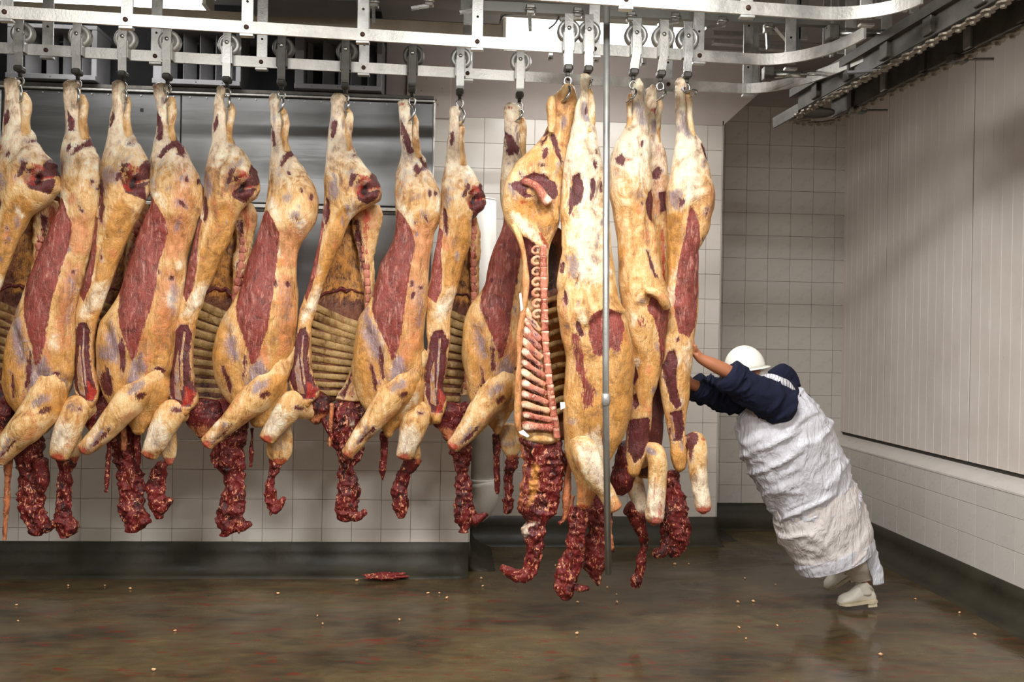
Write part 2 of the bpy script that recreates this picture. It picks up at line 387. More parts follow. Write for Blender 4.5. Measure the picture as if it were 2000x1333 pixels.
# right wall: tiled plinth with sloping ledge, ribbed insulated panels above
ZL = .80
m = MB(); m.box((XR+.008, -2.0, 0), (XR+.5, YN+.1, ZL-.045)); wr = tag(m.build('wall_right', M_GROUT), kind='structure')
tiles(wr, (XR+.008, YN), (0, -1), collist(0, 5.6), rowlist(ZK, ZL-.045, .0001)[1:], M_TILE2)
mb = MB(); mb.add([(XR-.004, -2, ZL-.05), (XR+.13, -2, ZL+.02), (XR+.13, -2, ZL-.08), (XR-.004, -2, ZL-.062),
                   (XR-.004, YN, ZL-.05), (XR+.13, YN, ZL+.02), (XR+.13, YN, ZL-.08), (XR-.004, YN, ZL-.062)],
                  [(0, 1, 2, 3), (7, 6, 5, 4), (0, 4, 5, 1), (1, 5, 6, 2), (2, 6, 7, 3), (3, 7, 4, 0)])
mb.build('ledge', simple('ledge_tile', L(206, 200, 194), .3, 0, .05), wr)
def panel_mat():
    m, t, b = nt('ribbed_insulated_panel'); P = t.nodes.new('ShaderNodeTexCoord').outputs['Object']
    n = noise(t, 2.2, 6, .6, P).outputs[0]; c = ramp(t, n, [(.3, L(208, 198, 190)), (.7, L(222, 214, 207))])
    s = noise(t, 34, 3, .7, mapping(t, P, (1, 1, .4)), .5).outputs[0]; c = mixc(t, mth(t, 'MULTIPLY', step(t, s, .72, .78), .5), c, L(112, 98, 84))
    t.links.new(c, b.inputs['Base Color']); b.inputs['Roughness'].default_value = .48; return m
M_PANEL = panel_mat()
yy = [YN+.05, onX(1730, 600, XR+.1)[1]]; st = yy[1]-onX(1897, 600, XR+.1)[1]
while yy[-1] > -1.9: yy.append(yy[-1]-st)
for a_, b_ in zip(yy[1:], yy[:-1]):
    mb = MB(); n = max(1, round((b_-a_-.01)/.105)); V = []; F = []; k = 0     # shallow micro-ribs as real folds
    prof = []
    for i in range(n):
        y0 = a_+.005+(b_-a_-.01)*i/n; y1 = a_+.005+(b_-a_-.01)*(i+1)/n
        prof += [(y0, 0), (y0+.004, -.0035), (y1-.004, -.0035)]
    prof.append((b_-.005, 0))
    for y, x in prof:
        V += [(XR+.10+x, y, ZL+.045), (XR+.10+x, y, ZC)]
    for i in range(len(prof)-1): F.append((2*i, 2*i+1, 2*i+3, 2*i+2))
    mb.add(V, F); mb.box((XR+.102, a_+.005, ZL+.045), (XR+.16, b_-.005, ZC)); mb.build('wall_panel', M_PANEL, wr)
m = MB(); m.box((XR+.12, -2, ZL-.05), (XR+.5, YN+.1, ZC)); m.build('panel_backing', simple('dark_joint', L(70, 66, 60), .8), wr)
# concrete coves along the wall feet
def cove(name, pts, out):
    """pts along the wall foot, out = direction into the room"""
    prof = [(.0, ZK+.004), (.012, ZK), (.020, .13), (.038, .075), (.075, .035), (.13, .010), (.19, .001), (.19, -.02), (0, -.02)]
    V = []; F = []; k = len(prof); n = 40
    P = pts_spline(pts, n)
    for i, p in enumerate(P):
        for o_, z in prof: 
            j = random.uniform(-.003, .003); V.append((p[0]+out[0]*(o_+j), p[1]+out[1]*(o_+j), z))
    for i in range(n-1):
        for j in range(k): j2 = (j+1) % k; F.append((i*k+j, i*k+j2, (i+1)*k+j2, (i+1)*k+j))
    F.append(tuple(range(k))); F.append(tuple((n-1)*k+j for j in range(k)))
    mb = MB(); mb.add(V, F); return tag(mb.build(name, M_COVE, None, True), kind='structure')
cove('baseboard_back', [(-4, YL+.002), (XE, YL+.002)], (0, -1))
cove('baseboard_recess', [(XE-.002, YL+.01), (XE-.002, YP)], (1, 0))
cove('baseboard_pier', [(XE, YP+.002), (XPI+.02, YP+.002)], (0, -1))
cove('baseboard_pier_side', [(XPI+.002, YP+.01), (XPI+.002, YN)], (1, 0))
cove('baseboard_niche', [(XPI, YN+.002), (XR, YN+.002)], (0, -1))
cove('baseboard_right', [(XR+.002, YN), (XR+.002, -2)], (-1, 0))
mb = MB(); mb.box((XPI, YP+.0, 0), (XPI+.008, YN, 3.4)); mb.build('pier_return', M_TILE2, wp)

# ------------------------------------------------------------------ steel evaporator cabinet
def cab_mat():
    m, t, b = nt('brushed_stainless'); P = t.nodes.new('ShaderNodeTexCoord').outputs['Object']
    n = noise(t, 1, 4, .6, mapping(t, P, (.6, 1, 2.2))).outputs[0]; br = noise(t, 1, 3, .6, mapping(t, P, (6, 6, 240))).outputs[0]
    t.links.new(ramp(t, n, [(.3, (.20, .205, .21)), (.7, (.30, .305, .31))]), b.inputs['Base Color']); b.inputs['Metallic'].default_value = .95
    t.links.new(ramp(t, br, [(.3, (.36,)*3), (.7, (.46,)*3)]), b.inputs['Roughness'])
    w_ = noise(t, 1.6, 2, .4, mapping(t, P, (.4, 1, 1.4))).outputs[0]
    t.links.new(bump(t, mth(t, 'ADD', w_, mth(t, 'MULTIPLY', br, .004)), .6, .03), b.inputs['Normal']); return m
M_CAB = cab_mat()
YS = 6.16
xl_, xr_ = onY(3, 300, YS)[0], onY(845, 300, YS)[0]; xs_ = onY(352, 300, YS)[0]
zt_ = 3.285; zs_ = onY(600, 407, YS)[2]
cab = empty('evaporator_cabinet', (-1.6, YS+.2, 1.3), 'long brushed stainless steel cabinet standing on the low tiled wall behind the sides of beef', 'cabinet')
def cbox(name, a, b, mat, bev=.004):
    mb = MB(); mb.box(a, b, bev); return mb.build(name, mat, cab, off=cab.location)
cbox('cabinet_body', (-3.9, YS+.02, 1.282), (xr_-.01, 6.98, zt_-.03), M_DKSTEEL)
for (x0, x1) in ((-3.9, xl_-.01), (xl_+.01, xs_-.003), (xs_+.003, xr_)):
    p_ = cbox('upper_door_panel', (x0, YS, zs_+.03), (x1, YS+.02, zt_-.05), M_CAB)
    cbox('lower_door_panel', (x0, YS, 1.29), (x1, YS+.02, zs_-.03), M_CAB)
cbox('middle_rail', (-3.9, YS-.012, zs_-.006), (xr_-.02, YS+.02, zs_+.018), M_STEEL, .003)
cbox('middle_channel', (-3.9, YS+.004, zs_-.028), (xr_-.02, YS+.02, zs_-.008), M_DKSTEEL, 0)
cbox('top_lip', (-3.9, YS-.02, zt_-.045), (xr_+.006, YS+.03, zt_-.03), M_STEEL, .003)
cbox('top_trim', (-3.9, YS-.01, zt_-.026), (xr_+.006, YS+.08, zt_), M_DKSTEEL, .003)
cbox('side_angle', (xr_, YS-.008, 1.29), (xr_+.012, YS+.05, zt_-.045), M_STEEL, .002)
q = onY(277, 215, YS); cbox('square_cutout', (q[0]-.011, YS-.002, q[2]-.011), (q[0]+.011, YS+.005, q[2]+.011), M_BLK, 0)
for i in range(26):     # screws of the two lips
    px = 20+i*32; q = onY(px, 165+px*.033, YS)
    mb = MB(); mb.lathe((q[0], YS-.003, zt_-.065), (0, -1, 0), [(0, .006), (.003, .005)], 8); mb.build('screw', M_STEEL, cab, off=cab.location)
# open space over the cabinet, its shade put in as a solid black box
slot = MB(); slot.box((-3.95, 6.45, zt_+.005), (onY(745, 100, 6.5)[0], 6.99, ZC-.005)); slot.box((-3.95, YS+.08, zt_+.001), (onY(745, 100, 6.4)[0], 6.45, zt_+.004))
o = slot.build('slot_shade_box', M_BLK); tag(o, 'black box painted as the shade above the steel cabinet', 'recess'); o['kind'] = 'structure'; 
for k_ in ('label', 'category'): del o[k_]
o.name = 'void_shade_1'
def louvre(px0, px1, yt, yb, label, vanes):
    Y = 6.12; a = onY(px0, yt, Y); b = onY(px1, yb, Y); z0 = max(3.292, onY((px0+px1)/2, yb, Y)[2]); z1 = a[2]
    e = empty('air_louvre', ((a[0]+b[0])/2, Y, z0), label, 'louvre', 'air louvres above the steel cabinet')
    def bx(n, p, q, mt=M_LOUV):
        mb = MB(); mb.box(p, q, .003); return mb.build(n, mt, e, off=e.location)
    bx('bottom_rail', (a[0], Y-.02, z0), (b[0], Y+.26, z0+.035)); bx('end_plate', (a[0], Y, z0+.03), (a[0]+.06, Y+.24, z1)); bx('end_plate', (b[0]-.035, Y, z0+.03), (b[0], Y+.24, z1))
    bx('top_rail', (a[0], Y, z1), (b[0], Y+.26, z1+.03))
    for f_, wd in vanes:
        x = a[0]+(b[0]-a[0])*f_
        mb = MB(); mb.beam((x, Y+.12, z0+.035), (x, Y+.12, z1), .006, wd*2, up=(.55, 1, 0)); mb.build('vane', M_LOUV, e, off=e.location)
    for k in range(3): 
        x = a[0]+(b[0]-a[0])*(.2+.3*k); bx('rivet', (x-.004, Y-.024, z0+.013), (x+.004, Y-.019, z0+.021), M_DKSTEEL)
louvre(14, 188, 52, 156, 'leftmost air louvre, pale vanes in a frame behind the first two trolleys', [(.2, .06), (.42, .045), (.6, .04), (.76, .05), (.86, .07)])
louvre(300, 470, 55, 170, 'middle air louvre with four wide pale vanes above the steel cabinet', [(.12, .07), (.36, .06), (.55, .06), (.72, .05), (.88, .03)])
louvre(577, 745, 72, 184, 'right-hand air louvre, pale angled vanes above the end of the cabinet', [(.14, .03), (.36, .065), (.52, .04), (.68, .06), (.86, .04)])
# ------------------------------------------------------------------ lagged white pipe at the end of the low wall
pp = empty('lagged_pipe', (.25, 6.55, .4), 'thick white lagged pipe with an elbow at the right end of the low tiled wall', 'pipe')
Yp_ = 6.45; t0 = onY(944, 392, Yp_); t1 = onY(942, 945, Yp_); r_ = .095
mb = MB(); mb.tube([(t0[0], Yp_, t0[2]), (t1[0], Yp_, t1[2])], r_, 28); mb.build('pipe_run', M_PIPE, pp, True, off=pp.location)
mb = MB(); mb.lathe((t0[0], Yp_, t0[2]-.002), (0, 0, 1), [(0, .096), (.012, .094), (.018, .07), (.02, .02)], 28); mb.build('end_cap_disc', M_PIPE, pp, True, off=pp.location)
mb = MB(); mb.lathe((t1[0], Yp_, t1[2]+.01), (0, 0, 1), [(0, .106), (.028, .104)], 28); mb.build('collar', M_PIPE, pp, True, off=pp.location)
el = pts_spline([(t1[0], Yp_, t1[2]+.01), (t1[0]+.012, Yp_-.01, t1[2]-.10), (t1[0]-.05, Yp_, t1[2]-.19), (t1[0]-.2, Yp_+.05, t1[2]-.21)], 12)
mb = MB(); mb.tube(list(el), [.106]*12, 28); mb.build('lower_elbow', M_PIPE, pp, True, off=pp.location)

# ------------------------------------------------------------------ ceiling lights
def light_fix(p0, p1, z, label, wd=.2, extra=.06):
    e = empty('ceiling_light', ((p0[0]+p1[0])/2, (p0[1]+p1[1])/2, z), label, 'light', 'fluorescent ceiling lights')
    mb = MB(); mb.beam(p0, p1, wd, .05); b_ = mb.build('housing', M_WHITEMETAL, e, off=e.location)
    d = Vector(p1)-Vector(p0); d.normalize(); n = Vector((-d.y, d.x, 0))
    mb = MB(); mb.beam(Vector(p0)+d*.03-Vector((0, 0, .025+extra/2)), Vector(p1)-d*.03-Vector((0, 0, .025+extra/2)), wd*.86, extra); mb.build('diffuser', M_TUBE, e, off=e.location)
    for p in (Vector(p0)+d*.02, Vector(p1)-d*.02):
        mb = MB(); mb.beam(p-n*.1+Vector((0, 0, -.025-extra/2)), p+n*.1+Vector((0, 0, -.025-extra/2)), .03, extra+.01); mb.build('end_cap', M_WHITEMETAL, e, off=e.location)
    mb = MB(); mb.beam(Vector(p0)+Vector((0, 0, .03)), Vector(p1)+Vector((0, 0, .03)), .08, .02)
    mb.box((e.location.x-.02, e.location.y-.02, z+.03), (e.location.x+.02, e.location.y+.02, ZC)); mb.build('mounting_channel', M_WHITEMETAL, e, off=e.location)
_a = onY(978, 44, 6.05); _b2 = onY(1350, 62, 6.12)
light_fix((_a[0], 6.05, 3.80), (_b2[0], 6.12, 3.80), 3.80, 'lit fluorescent light behind the right-hand trolleys', .24, .15)
_a = onY(412, 12, 5.9)
light_fix((-3.2, 5.9, 3.86), (_a[0], 5.9, 3.86), 3.86, 'lit fluorescent light at the top left corner above the rails', .24, .10)
for q, w_ in zip(KEY, ('left of the two lights just in front of the rails, above the frame', 'right of the two lights just in front of the rails, above the frame', 'left of the two lights over the viewer, above the frame', 'right of the two lights over the viewer, above the frame')):
    light_fix((q[0]-.7, q[1], q[2]), (q[0]+.7, q[1], q[2]), q[2], w_)
# ================================================================== overhead rails
ZR = 3.2
LOW = [onZ(x, y, ZR) for x, y in ((-60, 91), (480, 121), (980, 146), (1400, 172))]
def yline(P):   # straight best fit
    P = np.array(P); k = np.polyfit(P[:, 0], P[:, 1], 1); return lambda x: k[0]*x+k[1]
yl = yline([onZ(x, y, ZR) for x, y in ((20, 95), (480, 121), (980, 145), (1400, 172))])
yu = yline([onZ(x, y, ZR) for x, y in ((0, 28), (500, 50), (980, 82), (1400, 115))])
y3 = yline([onZ(x, y, ZR) for x, y in ((1400, 12), (1600, 26))])
def at_rail(px, yf):
    X = 0
    for _ in range(30):
        Y = yf(X); X = onY(px, 150, Y)[0]
    return X, yf(X)
def rail_end(px_pts, start, z=ZR):
    return [start]+[tuple(onZ(x, y, z)) for x, y in px_pts]
def straight(x0, x1, yf, n=2):
    return [(x, yf(x), ZR) for x in np.linspace(x0, x1, n)]
def rail(name, label, pts, ht=.062):
    e = empty(name, pts[0], label, 'rail', 'overhead trolley rails')
    mb = MB(); mb.strip(pts, ht, .014); mb.build('rail_bar', M_RAIL, e, off=e.location); return e
XL1 = at_rail(1440, yl)[0]; XU1 = at_rail(1470, yu)[0]; X31 = at_rail(1590, y3)[0]
def curve_from(x0, yf, dx, dy, n=26, straightx=0):
    """gentle sweep from the rail towards the viewer"""
    out = []
    for i in range(1, n+1):
        t = i/n; a = t*math.pi/2*.92
        out.append((x0+dx*math.sin(a), yf(x0)+ (yf(x0+.1)-yf(x0))*10*dx*math.sin(a)*(1-t)-dy*(1-math.cos(a)), ZR))
    return out
rl = rail('overhead_rail', 'lower overhead rail carrying the ten left-hand trolleys, curving at its right end', straight(-3.6, XL1, yl, 8)+curve_from(XL1, yl, .52, 1.05))
ru = rail('overhead_rail', 'middle overhead rail carrying the five right-hand trolleys, curving at its right end', straight(-3.6, XU1, yu, 8)+curve_from(XU1, yu, .42, .55))
r3 = rail('overhead_rail', 'nearest overhead rail at the top of the view, bright under the lamp', straight(-3.2, X31, y3, 8)+curve_from(X31, y3, .40, .28))
ORD = ['first', 'second', 'third', 'fourth', 'fifth', 'sixth', 'seventh', 'eighth', 'ninth', 'tenth']
# hangers: flat straps from the ceiling down to each rail, with a bolt
def hanger(px, yf, e, lab, wide=.062):
    X, Y = at_rail(px, yf)
    h = empty('rail_hanger', (X, Y, ZC), lab, 'hanger', 'flat steel hangers holding the overhead rails')
    mb = MB(); mb.box((X-wide/2, Y+.010, ZR-.01), (X+wide/2, Y+.020, ZC), .002); mb.build('strap', M_STEEL, h, off=h.location)
    mb = MB(); mb.box((X-.035, Y-.006, ZR-.045), (X+.035, Y+.03, ZR-.031), .002); mb.build('foot_clip', M_STEEL, h, off=h.location)
    mb = MB(); mb.lathe((X, Y-.007, ZR), (0, -1, 0), [(0, .013), (.006, .012), (.009, .006)], 10); mb.build('bolt', M_BOLT, h, True, off=h.location)
    for z in (ZR+.14, ZR+.40):
        mb = MB(); mb.lathe((X, Y+.010, z), (0, -1, 0), [(0, .007), (.004, .006)], 8); mb.build('bolt_hole', M_BLK, h, off=h.location)
for i_, px in enumerate((90, 303, 510, 710, 913, 1110, 1305, 1462)):
    hanger(px, yl, rl, '%s hanger strap from the left on the lower overhead rail' % ORD[i_])
for i_, px in enumerate((8, 244, 480, 707, 931, 1160, 1365, 1545)):
    hanger(px, yu, ru, '%s hanger strap from the left on the middle overhead rail' % ORD[i_])
for i_, px in enumerate((1220, 1458, 1692)):
    hanger(px, y3, r3, '%s hanger strap from the left on the nearest overhead rail' % ORD[i_])
# beams and services up under the ceiling
def beam_px(name, label, cat, pts, Y, ht, th, mat, group=None):
    P = [onY(x, y, Y) for x, y in pts]; mb = MB(); mb.strip([tuple(p) for p in P], ht, th); o = mb.build(name, mat)
    tag(o, label, cat, group); return o
M_BEIGE = simple('beige_channel', L(176, 166, 150), .55, .2, .15)
beam_px('ceiling_channel', 'long pale steel channel under the ceiling behind the middle rail', 'beam', ((-100, 12), (980, 64)), 5.75, .085, .05, M_BEIGE)
beam_px('stop_beam', 'grey steel beam with small latches hanging under it, above the right-hand trolleys', 'beam', ((900, 12), (1640, 44)), 5.02, .055, .045, simple('grey_beam', L(138, 138, 134), .5, .5, .15))
beam_px('service_bar', 'thin dark bar under the ceiling left of the lit lamp', 'bar', ((500, 30), (985, 52)), 6.3, .025, .025, M_DKSTEEL)
beam_px('duct', 'shallow grey duct fixed under the ceiling above the steel cabinet', 'duct', ((488, -2), (700, 4)), 5.5, .10, .3, M_LOUV)
for i, (x0, y0, x1, y1) in enumerate(((1392, 66, 1452, 68), (1392, 82, 1452, 86), (1480, 92, 1562, 98), (1485, 60, 1560, 63))):
    beam_px('ceiling_bracket', '%s short steel bracket under the ceiling beyond the right-hand trolleys' % ('upper left', 'lower left', 'lower right', 'upper right')[i], 'bracket', ((x0, y0), (x1, y1)), 6.3, .03, .06, M_STEEL, 'steel brackets beyond the right-hand trolleys')
NL = [0]
def latch(px, py, kind):
    p = onY(px, py, 5.0)
    NL[0] += 1
    e = empty('stop_latch', p, '%s small steel latch from the left under the grey beam' % ORD[NL[0]-1], 'latch', 'latches under the grey beam')
    mb = MB(); mb.box((p[0]-.025, p[1]-.02, p[2]-.025), (p[0]+.025, p[1]+.02, p[2]+.03), .004); mb.build('block', M_HOOK, e, off=e.location)
    mb = MB(); mb.cyl((p[0]-.03, p[1]-.025, p[2]), (p[0]+.03, p[1]-.025, p[2]), .008, 8); mb.build('pin', M_HOOK, e, True, off=e.location)
    mb = MB()
    if kind: mb.beam((p[0], p[1], p[2]-.02), (p[0]-.10, p[1]-.01, p[2]-.045), .03, .014)
    else: mb.beam((p[0]-.005, p[1], p[2]-.01), (p[0]+.0, p[1]-.01, p[2]-.12), .018, .02, up=(0, 1, 0))
    mb.build('finger', M_HOOK, e, off=e.location)
for px, py, k in ((731, 6, 0), (838, 4, 1), (932, 12, 1), (1036, 20, 0), (1128, 26, 1), (1232, 34, 0), (1318, 36, 1), (1410, 43, 1), (1500, 56, 0)): latch(px, py, k)
def small_clip(px, py, w_):
    p = onY(px, py, 4.93); mb = MB(); mb.box((p[0]-.012, p[1]-.01, p[2]-.03), (p[0]+.012, p[1]+.01, p[2]+.07), .002)
    mb.box((p[0]-.018, p[1]-.01, p[2]-.035), (p[0]+.004, p[1]+.01, p[2]-.02), .002)
    tag(mb.build('rail_clip', M_STEEL), '%s of three small pale clips under the middle rail' % w_, 'clip', 'small clips under the middle rail')
for px, py, w_ in ((1076, 106, 'leftmost'), (1165, 111, 'middle'), (1258, 117, 'rightmost')): small_clip(px, py, w_)
def cable(pts, Y, r, label, mat):
    P = pts_spline([onY(x, y, Y) for x, y in pts], 14); mb = MB(); mb.tube(list(P), r, 8); tag(mb.build('cable', mat, None, True), label, 'cable')
M_CBL = simple('grey_cable', L(70, 72, 70), .6)
cable(((978, 40), (985, 30), (1010, 28), (1040, 30)), 5.9, .006, 'dark cable looping over the left end of the lit lamp', M_CBL)
cable(((1085, 16), (1092, 30), (1084, 46), (1072, 56)), 5.05, .005, 'dark cable hanging beside a latch above the lit lamp', M_CBL)
cable(((1512, 53), (1525, 68), (1537, 84), (1535, 102), (1530, 116)), 5.05, .009, 'pale cable hanging down by the curved rail ends', simple('pale_cable', L(196, 194, 184), .5))
# cylinders of the rail switches
def cylsw(px, py, z, lab, yref):
    p = Vector(onY(px, py, yref)); q = p+Vector((.22, -.03, .0)); e = empty('switch_cylinder', p, lab, 'cylinder', 'pneumatic cylinders beside the curved rail ends')
    mb = MB(); mb.cyl(p+Vector((.03, 0, 0)), q, .018, 14); mb.build('barrel', M_HOOK, e, True, off=e.location)
    mb = MB(); mb.cyl(q, q+Vector((.12, -.01, 0)), .007, 8); mb.build('rod', M_HOOK, e, True, off=e.location)
    mb = MB(); mb.box((p.x-.03, p.y-.03, p.z-.035), (p.x+.03, p.y+.03, p.z+.045), .006); mb.cyl(p+Vector((-.03, 0, .03)), p+Vector((.3, 0, .03)), .006, 8)
    mb.build('bracket', M_DKSTEEL, e, off=e.location)
cylsw(1625, 66, 0, 'pneumatic cylinder below the end of the nearest rail', 4.6)
cylsw(1500, 146, 0, 'pneumatic cylinder between the ends of the lower and middle rails', 5.1)
for i_, (px, y0, y1, Y, w_) in enumerate(sorted(((1552, -5, 110, 5.6, .07), (1612, 52, 112, 5.3, .035), (1624, 46, 112, 5.0, .018), (1643, 48, 105, 5.5, .05), (1666, 48, 100, 5.0, .018), (1718, -5, 36, 5.2, .05), (1768, -5, 24, 4.9, .02), (1785, -5, 26, 4.9, .05), (1471, 126, 172, 5.5, .06), (1568, 55, 78, 5.6, .06)))):
    a = onY(px, y1, Y); z1 = ZC
    mb = MB(); mb.box((a[0]-w_/2, Y-.01, a[2]), (a[0]+w_/2, Y+.01, z1), .002)
    tag(mb.build('drop_strut', simple('zinc_strut', L(150, 154, 158), .45, .6, .15) if px == 1552 else M_STEEL), '%s vertical steel strut from the left by the curved rail ends' % ORD[i_], 'strut', 'struts by the curved rail ends')
# ------------------------------------------------------------------ chain conveyor at the upper right
ZV = 3.08
cv = empty('chain_conveyor', onZ(1560, 240, ZV), 'greasy double chain conveyor running overhead along the right wall', 'conveyor')
def vz(x, y, z=ZV): return Vector(onZ(x, y, z))
inA, inB = vz(1560, 222), vz(1944, 11); ouA, ouB = vz(1625, 236), vz(1989, 46)
inD = (inB-inA).normalized(); ouD = inD
inB = inA+inD*3.6; ouB = ouA+inD*3.4
nrm = Vector((-inD.y, inD.x, 0))
gap = abs((ouA-inA).dot(nrm))
def cpart(name, mb, mat, sm=False): return mb.build(name, mat, cv, sm, off=cv.location)
for A, B, nm in ((inA, inB, 'inner'), (ouA, ouB, 'outer')):
    up = Vector((0, 0, .075))
    mb = MB(); mb.beam(A+up, B+up, .012, .11); mb.beam(A+up+Vector((0, 0, .05)), B+up+Vector((0, 0, .05)), .07, .012); cpart('channel_beam', mb, M_DKSTEEL)
    mb = MB(); mb.beam(A+Vector((0, 0, .015))+nrm*.03, B+Vector((0, 0, .015))+nrm*.03, .012, .025); cpart('chain_track', mb, M_STEEL)
for k, off_ in enumerate((-.11, .12, .30)):
    A = inA+nrm*(off_ if k == 0 else -off_)
    if k == 2: continue
mb = MB(); mb.beam(inA+Vector((-.02, .05, .14))-nrm*.0, inB+Vector((0, 0, .14)), .05, .05); cpart('top_beam', mb, M_DKSTEEL)
mb = MB(); mb.beam(inA+nrm*.16+Vector((0, 0, .12)), inB+nrm*.16+Vector((0, 0, .12)), .014, .09); cpart('guide_beam', mb, M_STEEL)
mb = MB(); mb.beam(inA+nrm*.09+Vector((0, 0, .05)), inB+nrm*.09+Vector((0, 0, .05)), .02, .02); cpart('guide_beam', mb, M_STEEL)
mb = MB(); mb.beam((inA+ouA)/2+Vector((0, 0, .19)), (inB+ouB)/2+Vector((0, 0, .19)), gap*.96, .01); cpart('cover_plate', mb, M_DKSTEEL)
# chain links: alternating wide plates and small blocks hanging under both tracks
lw = MB(); lw.lathe((0, 0, 0), (0, 0, -1), [(0, .012), (.003, .030), (.013, .031), (.018, .014), (.030, .012)], 10)
lk = MB(); lk.box((-.032, -.010, -.014), (.032, .010, 0), .003)
def sh(mb, nme, mat): 
    me = bpy.data.meshes.new(nme); me.from_pydata(mb.V and [tuple(v) for v in mb.V], [], mb.F); me.materials.append(mat); return me
mw, mk = sh(lw, 'chain_roller', M_CHAIN), sh(lk, 'chain_link', M_CHAIN)
ang = math.atan2(inD.y, inD.x)
path = []
n_ = 34
for i in range(n_): path.append((inA+inD*(.10*i), ang))
for i in range(n_-2): path.append((ouA+inD*(.10*i), ang))
# turn-round loop at the far end
cen = (inA+ouA)/2; rr = gap/2
for i in range(1, 9):
    a = math.pi*i/9; p = cen+nrm*(math.cos(a)*rr)*(1 if (inA-cen).dot(nrm) > 0 else -1)-inD*(math.sin(a)*rr*.8); path.append((p, ang+a))
for i, (p, a) in enumerate(path):
    for me, dx in ((mw, 0), (mk, .05)):
        o = bpy.data.objects.new(me.name, me); COL.objects.link(o); o.parent = cv
        q = p+Vector((math.cos(a), math.sin(a), 0))*dx; o.location = Vector((q.x, q.y, ZV))-cv.location; o.rotation_euler = (0, 0, a)
mb = MB(); mb.lathe(tuple(cen+Vector((0, 0, .02))), (0, 0, 1), [(0, rr*.8), (.012, rr*.8), (.013, .05), (.05, .045)], 28); cpart('sprocket', mb, M_DKSTEEL)
mb = MB(); e0 = inA-inD*.26-nrm*0; mb.beam(inA+Vector((0, 0, .03)), e0-nrm*.0+Vector((-.05, 0, 0)), .012, .07); cpart('end_bracket', mb, M_DKSTEEL)
for i in range(9):
    p = inA+inD*(.25+.38*i); q = ouA+inD*(.25+.38*i)
    mb = MB(); mb.box((p.x-.025, p.y-.04, ZV+.03), (p.x+.025, p.y+.04, ZV+.15), .004); cpart('cross_bracket', mb, M_DKSTEEL)
    mb = MB(); mb.beam(p+Vector((0, 0, .16)), q+Vector((0, 0, .16)), .04, .03); cpart('cross_tie', mb, M_DKSTEEL)
    mb = MB(); mb.box((q.x-.02, q.y-.03, ZV+.02), (q.x+.02, q.y+.03, ZV+.14), .004); cpart('cross_bracket', mb, M_STEEL if i % 2 else M_DKSTEEL)
    if i in (1, 4, 7):
        mb = MB(); mb.box((p.x-.03, p.y-.006, ZV+.15), (p.x+.03, p.y+.006, ZC)); mb.box((q.x-.03, q.y-.006, ZV+.15), (q.x+.03, q.y+.006, ZC)); cpart('ceiling_hanger', mb, M_STEEL)
for px, py in ((1440+850/3.571, 770/3.571), (1440+1540/3.571, 415/3.571)):
    p = vz(px, py); q = p+Vector((.17, -.03, -.0)); mb = MB(); mb.tube([p, q], .007, 8); mb.box((p.x-.05, p.y-.03, p.z-.02), (p.x+.04, p.y+.03, p.z+.02), .004); cpart('sensor_arm', mb, M_DKSTEEL)
mb = MB(); p = vz(1655, 142); mb.beam(p, vz(1735, 137), .03, .012); cpart('flag_plate', mb, M_LOUV)
